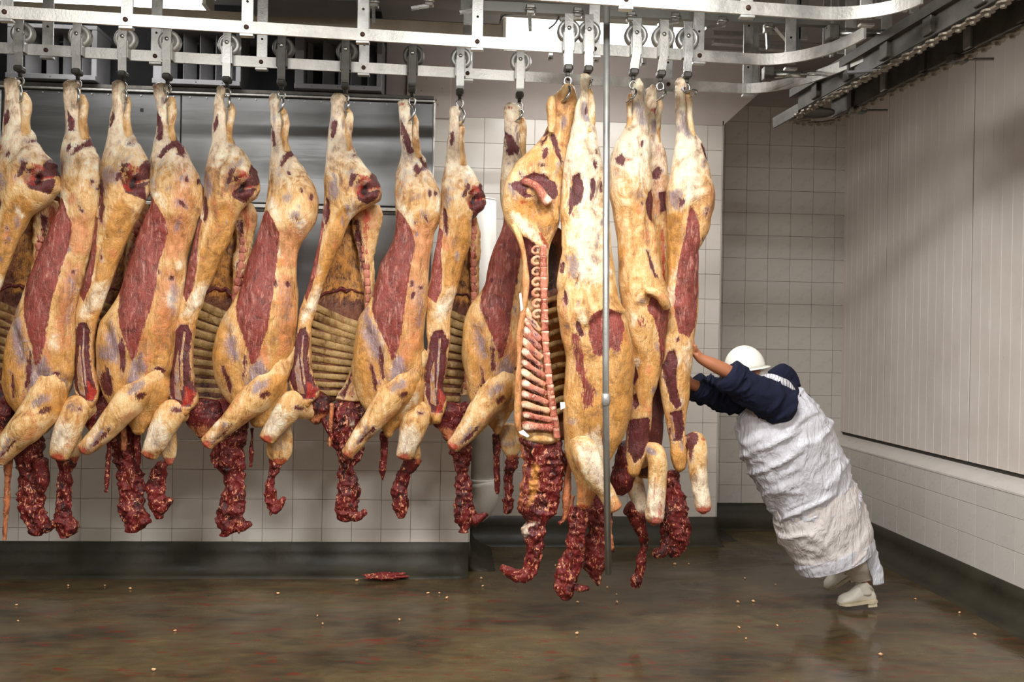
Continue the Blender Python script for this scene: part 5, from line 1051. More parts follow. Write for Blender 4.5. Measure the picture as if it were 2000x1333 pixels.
loft('neck', N11, Y11+.02, M_NECK, root, [('yellow', 7, [(1038, 900), (1050, 905), (1048, 960), (1030, 990), (1034, 940)], .9), ('tan', 6, [(1016, 870), (1022, 870), (1024, 980), (1016, 992)], .9), ('dark', 5, el(1054, 985, 14, 14), .95), ('white', 4, [(1024, 1028), (1040, 1018), (1054, 1022), (1036, 1030), (1030, 1050), (1023, 1050)], .8), ('dark', 4, el(1040, 1034, 8, 9), .95)], dfac=.55, dmin=.03, dmax=.10, seed=22, seg=72, rough=.012, cap=.012, sm=1.3, step_px=2.5)
limb('neck_spur', [(1030, 1122, 12), (1010, 1124, 11), (992, 1116, 9), (980, 1108, 7)], Y11+.01, M_NECK, root, seed=23, rough=.008, seg=28)
for s in ([(1108, 880, 5), (1109, 930, 6), (1107, 975, 7), (1104, 1010, 5), (1092, 1024, 3)], [(1118, 970, 4), (1112, 1000, 5), (1105, 1015, 3)]): limb('meat_strip', s, Y11+.02, M_NECK, root, [('tan', 8, el(s[0][0], 940, 14, 100), .8)], seed=6, rough=.004, seg=18)

# 12: back view, the brightest
X, Y = TR[12]; Y12 = Y-.09
R12 = [(155, 1131, 1153), (180, 1130, 1157), (195, 1127, 1161), (220, 1123, 1163), (250, 1117, 1166), (290, 1108, 1171), (330, 1102, 1178), (370, 1098, 1184), (410, 1096, 1187), (450, 1099, 1188), (490, 1097, 1191), (530, 1091, 1198), (560, 1086, 1204), (600, 1088, 1213), (640, 1094, 1225), (675, 1101, 1234), (700, 1107, 1238), (730, 1109, 1237), (760, 1106, 1232), (790, 1103, 1229), (820, 1102, 1225), (850, 1103, 1216), (880, 1107, 1200), (905, 1112, 1188), (930, 1120, 1179), (960, 1123, 1166), (985, 1122, 1154)]
root = empty('beef_side', (X, Y12, onY(1142, 155, Y12)[2]), 'largest and brightest side of beef, pale creamy back, directly behind the vertical pipe', 'beef side', GB)
P12 = [('white', 16, [(1122, 300), (1160, 290), (1175, 420), (1180, 560), (1120, 560), (1110, 420)], .8), ('grey', 6, el(1142, 222, 12, 22, -8), .85), ('dark', 3, el(1143, 218, 2.5, 10, 12), .8), ('dark', 4, [(1116, 348), (1128, 342), (1136, 372), (1132, 398), (1118, 408), (1108, 425), (1106, 410), (1108, 375)], .95), ('dark', 3, [(1148, 356), (1156, 350), (1160, 372), (1152, 400), (1147, 396), (1150, 376)], .9), ('dark', 3, el(1164, 300, 5, 7), .7), ('dark', 3, el(1159, 325, 5, 11), .7), ('dark', 3, el(1169, 370, 4, 12), .8),
       ('grey', 8, [(1102, 500), (1124, 498), (1130, 520), (1124, 560), (1106, 545)], .75), ('dark', 3, el(1123, 548, 3, 13, 20), .8), ('dark', 3, [(1096, 560), (1104, 575), (1106, 600), (1098, 590)], .8), ('dark', 3, el(1096, 525, 4, 12, 10), .7),
       ('pink', 3, [(1145, 618), (1165, 606), (1180, 604), (1208, 612), (1212, 640), (1200, 690), (1185, 680), (1170, 700), (1152, 690), (1142, 650)], .85), ('pink', 6, [(1110, 650), (1124, 648), (1136, 690), (1142, 740), (1158, 760), (1150, 790), (1134, 800), (1128, 740), (1116, 700)], .7), ('dark', 3, [(1120, 620), (1132, 640), (1134, 656), (1128, 658), (1118, 640)], .9), ('white', 10, [(1110, 600), (1150, 600), (1140, 640), (1122, 632)], .6),
       ('yellow', 16, [(1190, 560), (1230, 660), (1236, 740), (1226, 820), (1195, 880), (1184, 780), (1195, 680)], .8), ('yellow', 14, [(1105, 790), (1125, 780), (1120, 880), (1106, 870)], .8), ('grey', 5, el(1118, 820, 9, 9), .6), ('dark', 3, [(1170, 838), (1176, 836), (1180, 880), (1172, 866)], .8), ('white', 12, [(1130, 850), (1165, 830), (1180, 900), (1170, 940), (1140, 920)], .8), ('tan', 12, [(1120, 940), (1160, 960), (1150, 995), (1124, 990)], .9), ('blood', 6, el(1138, 990, 14, 9), .7), ('tan', 14, [(1088, 570), (1110, 600), (1110, 680), (1094, 650)], .7)]
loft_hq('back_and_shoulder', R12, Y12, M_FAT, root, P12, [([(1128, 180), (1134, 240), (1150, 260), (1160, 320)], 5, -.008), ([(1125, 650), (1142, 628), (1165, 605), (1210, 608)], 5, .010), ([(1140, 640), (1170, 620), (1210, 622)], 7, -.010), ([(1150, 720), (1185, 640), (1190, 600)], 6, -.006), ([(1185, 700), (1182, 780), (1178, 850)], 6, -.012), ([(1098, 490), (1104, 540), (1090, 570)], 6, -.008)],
     [(1210, 720, 22, 90, .016), (1140, 440, 30, 90, .014), (1120, 800, 24, 50, .012)], dfac=.66, dmax=.19, seed=24)
limb('foreleg', [(1124, 790, 22, .06), (1132, 835, 26, .0), (1142, 880, 27, -.07), (1160, 925, 21, -.12), (1180, 958, 17, -.12), (1196, 984, 15, -.12), (1202, 993, 14, -.12)], Y12, M_FAT, root, [('white', 14, [(1120, 860), (1160, 860), (1190, 960), (1170, 960), (1130, 910)], .9), ('tan', 8, el(1200, 985, 18, 16), .9), ('blood', 5, el(1204, 996, 13, 8), .8), ('grey', 6, el(1150, 900, 5, 30, -30), .5)], seed=25)
loft('neck', [(992, 1118, 1140), (1005, 1114, 1146), (1030, 1113, 1141), (1060, 1111, 1138), (1085, 1102, 1138), (1100, 1094, 1137), (1120, 1090, 1132), (1140, 1087, 1125), (1158, 1087, 1119), (1168, 1094, 1108)], Y12+.04, M_NECK, root, dfac=.7, dmin=.02, dmax=.06, seed=26, seg=52, rough=.012, cap=.012, sm=1.2, step_px=2.5)
limb('neck_spur', [(1122, 1148, 9), (1134, 1150, 7), (1144, 1150, 5), (1150, 1152, 3)], Y12+.03, M_NECK, root, seed=27, rough=.006, seg=22)

# 13
X, Y = TR[13]; Y13 = Y+.0
R13 = [(165, 1238, 1254), (185, 1226, 1257), (205, 1222, 1258), (230, 1222, 1262), (260, 1215, 1266), (290, 1199, 1267), (320, 1188, 1271), (350, 1186, 1276), (380, 1190, 1278), (420, 1197, 1276), (460, 1203, 1278), (500, 1207, 1282), (540, 1210, 1289), (565, 1214, 1302), (600, 1219, 1306), (625, 1222, 1303), (650, 1226, 1300), (690, 1230, 1296), (720, 1236, 1289), (760, 1234, 1278), (800, 1231, 1268), (840, 1226, 1266), (870, 1224, 1262), (900, 1221, 1256), (922, 1224, 1248)]
root = empty('beef_side', (X, Y13, onY(1246, 165, Y13)[2]), 'side of beef just right of the vertical pipe, rolled flap of fat at mid height', 'beef side', GB)
P13 = [('grey', 8, [(1236, 200), (1252, 205), (1262, 240), (1256, 256), (1244, 245)], .85), ('white', 12, [(1222, 280), (1252, 270), (1266, 350), (1250, 390), (1230, 340)], .8), ('dark', 5, [(1196, 312), (1208, 304), (1218, 316), (1212, 330), (1200, 326)], .8), ('blood', 4, el(1224, 318, 9, 6), .6), ('grey', 10, [(1190, 330), (1212, 330), (1206, 350), (1192, 350)], .6), ('dark', 4, [(1262, 380), (1274, 372), (1278, 410), (1276, 438), (1268, 430), (1260, 400)], .95), ('grey', 8, el(1240, 385, 18, 12), .65), ('dark', 3, [(1255, 492), (1262, 494), (1272, 530), (1284, 548), (1274, 545), (1262, 520)], .8),
       ('dark', 3, el(1196, 520, 3, 70, -5), .8), ('pink', 3, [(1262, 580), (1280, 590), (1298, 606), (1304, 640), (1298, 690), (1286, 720), (1282, 660), (1268, 620), (1256, 606)], .95), ('grey', 10, [(1234, 575), (1262, 575), (1262, 600), (1240, 610)], .6), ('pink', 8, el(1250, 640, 14, 26), .4), ('yellow', 12, [(1228, 680), (1262, 680), (1268, 800), (1232, 800)], .8),
       ('dark', 2.5, [(1226, 722), (1238, 715), (1244, 736), (1236, 752), (1229, 745)], .95), ('dark', 2.5, [(1232, 775), (1240, 768), (1246, 790), (1238, 800)], .95), ('dark', 2.5, [(1228, 820), (1262, 814), (1266, 850), (1252, 890), (1236, 905), (1226, 880)], 1), ('tan', 5, el(1240, 897, 16, 5), .7), ('blood', 5, [(1214, 480), (1222, 520), (1230, 600), (1218, 560)], .4)]
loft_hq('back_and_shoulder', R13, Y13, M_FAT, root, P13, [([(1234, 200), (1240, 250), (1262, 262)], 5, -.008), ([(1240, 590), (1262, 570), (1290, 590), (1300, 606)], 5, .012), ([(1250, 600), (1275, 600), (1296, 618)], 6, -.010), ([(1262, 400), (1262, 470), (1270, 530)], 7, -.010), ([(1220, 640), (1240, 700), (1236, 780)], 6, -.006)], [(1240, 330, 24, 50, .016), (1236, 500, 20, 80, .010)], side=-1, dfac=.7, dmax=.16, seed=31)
limb('rolled_flap', [(1262, 568, 8, -.13), (1276, 570, 9, -.14), (1288, 578, 9, -.14), (1298, 590, 9, -.13), (1302, 600, 7, -.11)], Y13, M_FAT, root, [('tan', 10, el(1285, 582, 20, 14), .7)], seed=32, seg=24)
stump('foreleg', [(1250, 900, 18), (1268, 885, 19), (1280, 885, 20), (1284, 905, 20.5), (1284, 945, 19), (1280, 985, 18), (1278, 1008, 18), (1278, 1018, 16)], Y13-.05, root, 34, [('grey', 5, el(1270, 880, 13, 8, 20), .9), ('blood', 2.5, [(1274, 930), (1278, 925), (1276, 975), (1270, 975)], .7), ('blood', 2.5, el(1290, 960, 2.5, 20), .6), ('blood', 3, el(1286, 990, 8, 18), .6)])
limb('shoulder_meat', [(1225, 870, 18, .03), (1222, 910, 22, .04), (1214, 940, 22, .05), (1205, 960, 14, .06)], Y13, M_LEAN, root, seed=35, seg=30, rough=.007)
loft('neck', [(960, 1162, 1190), (1000, 1150, 1186), (1040, 1148, 1183), (1080, 1144, 1183), (1110, 1141, 1180), (1128, 1150, 1176), (1142, 1160, 1174)], Y13+.05, M_NECK, root, dfac=.7, dmin=.02, dmax=.06, seed=36, seg=52, rough=.012, cap=.012, sm=1.2, step_px=2.5)
limb('meat_strip', [(1192, 1000, 4), (1191, 1040, 4), (1193, 1065, 5), (1197, 1078, 3)], Y13+.03, M_NECK, root, [('tan', 10, el(1192, 1050, 10, 40), .9)], seed=37, rough=.003, seg=16)

# 14: in between, further back
X, Y = TR[14]; Y14 = Y+.17
R14 = [(176, 1263, 1284), (190, 1260, 1292), (206, 1258, 1297), (230, 1260, 1292), (260, 1262, 1292), (290, 1264, 1300), (320, 1266, 1306), (360, 1268, 1306), (400, 1270, 1304), (440, 1268, 1304), (480, 1268, 1304), (520, 1270, 1306), (560, 1276, 1308), (620, 1274, 1308), (680, 1268, 1308), (740, 1262, 1306), (800, 1250, 1302), (860, 1240, 1296), (900, 1236, 1292), (925, 1240, 1284)]
root = empty('beef_side', (X, Y14, onY(1275, 176, Y14)[2]), 'narrow reddish side of beef half hidden between two nearer ones', 'beef side', GB)
P14 = [('blood', 5, el(1276, 218, 14, 6), .8), ('grey', 8, el(1276, 250, 12, 18), .8), ('tan', 18, [(1262, 270), (1306, 270), (1306, 420), (1262, 420)], .9), ('dark', 4, el(1280, 340, 10, 14, 20), .8), ('blood', 6, el(1284, 300, 12, 22, 20), .5), ('dark', 5, [(1284, 380), (1300, 375), (1300, 410), (1288, 420)], .9), ('blood', 4, [(1288, 450), (1296, 440), (1298, 560), (1290, 550)], .8), ('yellow', 8, [(1276, 440), (1288, 440), (1290, 600), (1280, 590)], .9), ('dark', 10, [(1240, 760), (1310, 700), (1300, 930), (1230, 930)], 1)]
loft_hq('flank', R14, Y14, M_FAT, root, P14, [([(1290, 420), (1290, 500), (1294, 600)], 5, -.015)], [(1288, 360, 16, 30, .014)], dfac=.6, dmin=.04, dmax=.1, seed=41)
stump('foreleg', [(1240, 915, 20), (1236, 935, 20), (1243, 960, 18), (1249, 985, 16), (1250, 1000, 14), (1250, 1006, 12)], Y14-.02, root, 43)
limb('neck', [(1232, 990, 17), (1240, 1000, 16), (1250, 1030, 12), (1258, 1060, 8), (1254, 1085, 9), (1250, 1110, 9), (1244, 1132, 10), (1240, 1146, 8)], Y14, M_NECK, root, seed=44, rough=.007, seg=30)
# 15: the one being pushed
X, Y = TR[15]; Y15 = Y+.01
R15 = [(163, 1321, 1344), (185, 1318, 1348), (205, 1319, 1352), (230, 1320, 1354), (260, 1321, 1362), (285, 1319, 1374), (310, 1315, 1380), (335, 1310, 1386), (370, 1303, 1393), (400, 1302, 1394), (440, 1304, 1389), (470, 1306, 1378), (490, 1306, 1366), (530, 1304, 1365), (560, 1302, 1366), (600, 1300, 1364), (650, 1301, 1358), (690, 1296, 1350), (720, 1289, 1346), (760, 1289, 1341), (800, 1297, 1338), (840, 1302, 1340), (865, 1308, 1342), (890, 1308, 1346), (912, 1314, 1340)]
root = empty('beef_side', (X, Y15, onY(1333, 163, Y15)[2]), 'rightmost side of beef, pink flank and round rump, being pushed by the worker', 'beef side', GB)
P15 = [('dark', 3, el(1333, 176, 5, 4), .6), ('grey', 10, [(1320, 215), (1350, 225), (1350, 270), (1335, 275), (1322, 250)], .85), ('white', 14, [(1320, 280), (1350, 275), (1364, 330), (1360, 400), (1330, 400), (1312, 350)], .9), ('dark', 4, el(1374, 300, 5, 20, -20), .8), ('grey', 6, el(1370, 322, 7, 14, 20), .8), ('dark', 3, el(1352, 205, 3, 14), .8), ('grey', 8, [(1300, 375), (1326, 372), (1332, 400), (1322, 420), (1304, 410)], .8), ('dark', 4, el(1322, 400, 8, 12, 20), .6), ('dark', 4, el(1371, 420, 4, 14, 10), .5),
       ('pink', 3, [(1340, 405), (1350, 415), (1358, 440), (1363, 490), (1364, 540), (1360, 600), (1354, 640), (1340, 660), (1320, 650), (1312, 600), (1316, 540), (1328, 480), (1336, 430)], .95), ('yellow', 5, [(1300, 420), (1328, 415), (1324, 470), (1312, 540), (1302, 600), (1298, 540), (1300, 470)], 1), ('tan', 10, [(1364, 360), (1392, 350), (1392, 430), (1368, 460)], .6), ('blood', 4, [(1318, 690), (1330, 600), (1334, 600), (1322, 700)], .4),
       ('white', 10, [(1320, 670), (1350, 660), (1346, 720), (1326, 740)], .5), ('yellow', 12, [(1320, 700), (1346, 700), (1340, 800), (1326, 800)], .7), ('dark', 2.5, [(1303, 688), (1312, 682), (1318, 700), (1316, 750), (1326, 790), (1318, 800), (1304, 780), (1294, 740), (1292, 715)], 1), ('dark', 2.5, [(1305, 805), (1330, 800), (1336, 840), (1330, 860), (1312, 862), (1304, 840)], .95), ('cut', 2, [(1304, 810), (1311, 812), (1316, 855), (1309, 860)]), ('yellow', 3, [(1304, 810), (1311, 812), (1316, 855), (1309, 860)], .9)]
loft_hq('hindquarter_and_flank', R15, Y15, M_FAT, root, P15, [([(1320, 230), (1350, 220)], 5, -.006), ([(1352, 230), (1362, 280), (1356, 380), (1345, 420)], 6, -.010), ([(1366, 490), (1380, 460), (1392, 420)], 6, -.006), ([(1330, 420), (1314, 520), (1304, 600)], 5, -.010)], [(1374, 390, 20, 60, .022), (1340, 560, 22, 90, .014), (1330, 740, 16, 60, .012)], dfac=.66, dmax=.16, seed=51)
stump('foreleg', [(1330, 874, 20), (1346, 866, 19), (1358, 860, 19), (1362, 885, 20), (1364, 920, 18), (1368, 955, 16), (1373, 985, 18), (1374, 996, 17)], Y15-.05, root, 53, [('dark', 4, [(1340, 838), (1356, 842), (1366, 852), (1352, 870), (1346, 900), (1340, 880)], .85), ('blood', 4, el(1372, 856, 8, 6), .9), ('dark', 4, el(1386, 930, 3, 26), .8)])
loft('neck', [(925, 1304, 1324), (960, 1294, 1335), (1000, 1292, 1340), (1040, 1294, 1344), (1068, 1295, 1337), (1082, 1304, 1326)], Y15+.07, M_NECK, root, dfac=.7, dmin=.02, dmax=.06, seed=54, seg=52, rough=.013, cap=.012, sm=1.2, step_px=2.5)
limb('neck_spur', [(1302, 1068, 11), (1292, 1080, 9), (1282, 1080, 8), (1277, 1078, 6)], Y15+.05, M_NECK, root, seed=55, rough=.006, seg=22)
# paper tags pinned to the sides
M_PAPER = simple('paper_tag', L(238, 238, 240), .7, 0, .02)
def ptag(poly, Y, label):
    P = [onY(x, y, Y) for x, y in poly]; P2 = [p+np.array([0, .0012, 0]) for p in P]; n = len(P)
    mb = MB(); mb.add(P+P2, [tuple(range(n)), tuple(range(2*n-1, n-1, -1))]+[(i, (i+1) % n, n+(i+1) % n, n+i) for i in range(n)])
    tag(mb.build('paper_tag', M_PAPER), label, 'tag')
ptag([(1014, 574), (1018, 572), (1022, 604), (1017, 609)], Y11-.10, 'narrow white paper tag on the left edge of the sawn side, at mid height')
ptag([(1013, 844), (1022, 840), (1034, 852), (1030, 855), (1016, 848)], Y11-.12, 'folded white paper tag under the lowest ribs of the sawn side')
ptag([(1094, 786), (1103, 786), (1104, 797), (1095, 801)], Y11-.16, 'small white paper tag between the sawn side and the brightest side')

# ================================================================== worker
SKIN = simple('skin', L(168, 108, 76), .5, 0, .08, 20, .1)
NAVY = simple('navy_knit', L(26, 30, 50), .9, 0, .2, 40, .4, 220, .2)
def plastic_mat(name, col, blood=False):
    m, t, b = nt(name); P = t.nodes.new('ShaderNodeTexCoord').outputs['Object']
    n = noise(t, 6, 4, .6, P).outputs[0]; c = ramp(t, n, [(.3, tuple(x*.94 for x in col)), (.7, col)])
    if blood:
        s = noise(t, 13, 5, .72, mapping(t, P, (1, 1, .7)), 1).outputs[0]; v = noise(t, 60, 3, .6, P).outputs[0]
        c = mixc(t, mth(t, 'MULTIPLY', step(t, s, .52, .74), .3), c, L(214, 168, 150)); c = mixc(t, mth(t, 'MULTIPLY', step(t, v, .68, .73), .7), c, L(140, 48, 34))
    t.links.new(c, b.inputs['Base Color']); b.inputs['Roughness'].default_value = .34
    f1 = noise(t, 1, 3, .5, mapping(t, P, (16, 16, 5), (0, .9, 0)), 1.2).outputs[0]; f2 = noise(t, 1, 3, .5, mapping(t, P, (34, 34, 10), (0, .5, 0)), .8).outputs[0]
    t.links.new(bump(t, mth(t, 'ADD', f1, mth(t, 'MULTIPLY', f2, .35)), .7, .03), b.inputs['Normal']); return m
M_APRON = plastic_mat('plastic_apron', L(214, 214, 222)); M_COAT = plastic_mat('white_coat', L(226, 220, 218), True)
M_BOOT = simple('white_rubber_boot', L(244, 240, 226), .4, 0, .05, 14, .1)
M_TROU = simple('white_trousers', L(200, 190, 176), .8, 0, .06, 10, .3, 60)
M_HELM = simple('helmet_shell', L(240, 239, 230), .28, 0, .01, 4, 0)
M_NET = simple('hair_net', L(214, 208, 200), .8, 0, .2, 30, .6, 150)
wk = empty('person', onY(1660, 1150, 5.2), 'worker in white helmet, plastic apron and rubber boots leaning hard to push the beef', 'person')
def W(x, y, Y): return tuple(onY(x, y, Y))
# one continuous body under the clothes: skeleton with a radius at each joint
J = {}; E = []
def jt(n, x, y, Y, r, par=None, r2=None):
    J[n] = (W(x, y, Y), r, r2 or r)
    if par: E.append((par, n))
jt('pelvis', 1598, 950, 5.20, .15); jt('belly', 1572, 895, 5.17, .14, 'pelvis'); jt('chest', 1535, 830, 5.12, .15, 'belly'); jt('upchest', 1512, 785, 5.10, .12, 'chest'); jt('neck', 1490, 750, 5.08, .055, 'upchest')
jt('skull', 1470, 728, 5.05, .085, 'neck'); jt('face', 1452, 722, 5.04, .075, 'skull')
jt('nshoulder', 1512, 772, 4.93, .07, 'upchest'); jt('nelbow', 1432, 732, 4.84, .044, 'nshoulder'); jt('nfore', 1396, 714, 4.83, .042, 'nelbow'); jt('nwrist', 1364, 699, 4.83, .028, 'nfore'); jt('npalm', 1357, 692, 4.84, .030, 'nwrist')
jt('fshoulder', 1500, 758, 5.26, .07, 'upchest'); jt('felbow', 1405, 775, 5.10, .044, 'fshoulder'); jt('ffore', 1370, 760, 5.03, .040, 'felbow'); jt('fwrist', 1346, 748, 4.98, .030, 'ffore'); jt('fpalm', 1339, 738, 4.95, .030, 'fwrist')
for k, (dx, dl, dY) in enumerate(((0, 30, -.030), (-.5, 35, -.010), (-1, 33, .010), (-1.5, 28, .028))):
    for p_, bx, by, bY in (('n', 1355, 690, 4.84), ('f', 1338, 736, 4.95)):
        a = '%sk%d' % (p_, k); jt(a, bx-1+dx*.3, by-11, bY+dY, .0105, p_+'palm'); jt(a+'m', bx-2+dx, by-11-dl*.35, bY+dY*1.1, .0095, a); jt(a+'t', bx-2.5+dx, by-11-dl*.7, bY+dY*1.15, .0075, a+'m')
jt('nth1', 1359, 682, 4.80, .012, 'npalm'); jt('nth2', 1356.5, 673, 4.79, .009, 'nth1'); jt('fth1', 1341, 727, 4.92, .012, 'fpalm'); jt('fth2', 1338, 719, 4.91, .009, 'fth1')
jt('nhip', 1604, 985, 5.10, .11, 'pelvis'); jt('nknee', 1650, 1060, 5.14, .07, 'nhip'); jt('nankle', 1694, 1146, 5.22, .030, 'nknee'); jt('nfoot', 1672, 1170, 5.22, .020, 'nankle')
jt('fhip', 1610, 975, 5.32, .11, 'pelvis'); jt('fknee', 1632, 1040, 5.42, .05, 'fhip'); jt('fankle', 1654, 1112, 5.50, .030, 'fknee'); jt('ffoot', 1640, 1138, 5.50, .02, 'fankle')
ks = list(J); off = root_loc(wk); me = bpy.data.meshes.new('body'); me.from_pydata([tuple(np.array(J[k][0])-off) for k in ks], [(ks.index(a), ks.index(b)) for a, b in E], [])
ob = bpy.data.objects.new('body', me); COL.objects.link(ob); ob.parent = wk; me.materials.append(SKIN)
sk = ob.modifiers.new('skin', 'SKIN'); sk.use_smooth_shade = True
for i, k in enumerate(ks):
    me.skin_vertices[0].data[i].radius = (J[k][1], J[k][2]); me.skin_vertices[0].data[i].use_root = (k == 'pelvis')
sb = ob.modifiers.new('sub', 'SUBSURF'); sb.levels = 2; sb.render_levels = 2
def cloth_loft(name, path, mat, flat=.85, seg=72, fold=.012, n=70, seed=0, par=wk, hem=False, foldf=9, dirz=3):
    """path rows: px, py, half width px, Y"""
    P = np.array([onY(p[0], p[1], p[3]) for p in path]); r = np.array([p[2]*p[3]/F_PX for p in path]); fl = np.array([(p[4] if len(p) > 4 else flat) for p in path])
    Q = pts_spline(np.hstack([P, r[:, None], fl[:, None]]), n); C = Q[:, :3]; r = Q[:, 3]; fl = Q[:, 4]
    T = np.gradient(C, axis=0); T /= np.linalg.norm(T, axis=1)[:, None]; yv = np.array([0, 1., 0]); A_ = np.cross(T, yv); A_ /= np.linalg.norm(A_, axis=1)[:, None]; B_ = np.cross(A_, T)
    th = np.linspace(0, 2*math.pi, seg, endpoint=False); V = []; NN = []
    for i in range(n):
        d = np.outer(np.cos(th), A_[i])+np.outer(np.sin(th)*fl[i], B_[i]); V.append(C[i]+d*r[i]); NN.append(d)
    V = np.vstack(V); NN = np.vstack(NN); S = V+seed
    # creases run slantwise across the body
    u = V[:, 0]*.75+V[:, 2]*.65; v_ = -V[:, 0]*.65+V[:, 2]*.75; Sr = np.stack([u*1.0, V[:, 1], v_*dirz], -1)+seed
    wv = vnoise(S, 3)*.5; Sr = Sr+wv[:, None]; f = np.abs(vnoise(Sr, foldf*.5, foldf*.5, foldf*.35)); f2 = np.abs(vnoise(Sr, foldf*1.2, foldf, foldf*.8)); f3 = vnoise(S, 4)
    V += NN*(fold*1.5*np.exp(-(f/.09)**2)+fold*.7*np.exp(-(f2/.10)**2)+fold*1.6*f3-fold*.4)[:, None]
    F = []
    for i in range(n-1):
        a = np.arange(seg); b = (a+1) % seg; F.append(np.stack([i*seg+a, i*seg+b, (i+1)*seg+b, (i+1)*seg+a], -1))
    F = np.vstack(F).tolist()
    if not hem: F.append(list(range(seg))[::-1]); F.append([(n-1)*seg+k for k in range(seg)])
    return mesh_np(name, V, F, mat, par, True, off=root_loc(par))
# dark shirt: shoulders and both sleeves
cloth_loft('shirt', [(1480, 748, 16, 5.08), (1494, 756, 36, 5.09), (1508, 778, 54, 5.10), (1522, 806, 66, 5.12), (1540, 850, 72, 5.14)], NAVY, flat=.95, fold=.006, seed=1)
cloth_loft('sleeve', [(1545, 800, 20, 4.95), (1534, 796, 36, 4.94), (1508, 782, 38, 4.92), (1470, 762, 35, 4.88), (1440, 745, 31, 4.86), (1426, 737, 30, 4.85), (1419, 732, 24, 4.85)], NAVY, flat=.9, fold=.010, foldf=14, seed=2)
cloth_loft('rolled_cuff', [(1434, 741, 30, 4.855), (1428, 737, 33, 4.85), (1421, 733, 31, 4.85), (1417, 730, 25, 4.85)], NAVY, flat=.95, fold=.005, n=16, foldf=20, seed=3)
cloth_loft('sleeve', [(1510, 770, 34, 5.24), (1470, 776, 36, 5.20), (1430, 775, 33, 5.13), (1395, 768, 31, 5.08), (1366, 761, 27, 5.03), (1357, 757, 24, 5.02)], NAVY, flat=.9, fold=.011, foldf=14, seed=4)
cloth_loft('collar', [(1500, 760, 14, 5.2), (1515, 745, 22, 5.24), (1530, 738, 24, 5.26), (1540, 745, 20, 5.26), (1546, 760, 16, 5.24)], NAVY, flat=1.0, fold=.006, seed=5)
# apron over chest, coat below
cloth_loft('apron', [(1505, 766, 40, 5.08, .8), (1512, 790, 66, 5.09), (1524, 828, 88, 5.11), (1541, 868, 93, 5.13), (1560, 908, 92, 5.15), (1580, 950, 89, 5.17), (1592, 982, 87, 5.18), (1600, 1006, 84, 5.18)], M_APRON, flat=.82, fold=.016, seed=6, n=90, hem=True)
cloth_loft('coat_skirt', [(1584, 962, 84, 5.17), (1594, 990, 88, 5.18), (1604, 1020, 88, 5.19), (1617, 1052, 84, 5.2), (1627, 1078, 79, 5.2), (1632, 1092, 77, 5.2)], M_COAT, flat=.8, fold=.012, seed=7, n=50, hem=True, foldf=7)
cloth_loft('apron_hem', [(1624, 1070, 82, 5.2), (1629, 1082, 82, 5.2), (1634, 1095, 80, 5.2)], M_APRON, flat=.8, fold=.004, seed=8, n=12, hem=True)
mb = MB(); st_ = pts_spline([W(1488, 742, 4.98), W(1504, 738, 4.93), W(1522, 744, 4.90), W(1540, 752, 4.93), W(1552, 768, 4.98)], 14)
for p in range(13): mb.beam(tuple(st_[p]), tuple(st_[p+1]), .012, .045, up=(0, .4, 1))
mb.build('apron_strap', M_APRON, wk, True, off=root_loc(wk))
cloth_loft('trouser_leg', [(1640, 1060, 34, 5.2), (1668, 1090, 32, 5.2), (1680, 1108, 28, 5.21), (1686, 1122, 26, 5.22), (1688, 1130, 25, 5.22)], M_TROU, flat=.9, fold=.006, seed=9, n=30)
cloth_loft('trouser_leg', [(1632, 1040, 34, 5.42), (1645, 1080, 29, 5.46), (1654, 1108, 26, 5.5), (1654, 1116, 24, 5.5)], M_TROU, flat=.9, fold=.005, seed=10, n=20)
cloth_loft('loose_apron_end', [(1694, 1062, 12, 5.12, .3), (1704, 1090, 12, 5.12, .3), (1712, 1118, 11, 5.12, .3), (1717, 1142, 9, 5.12, .4)], M_APRON, fold=.004, seed=11, n=24)
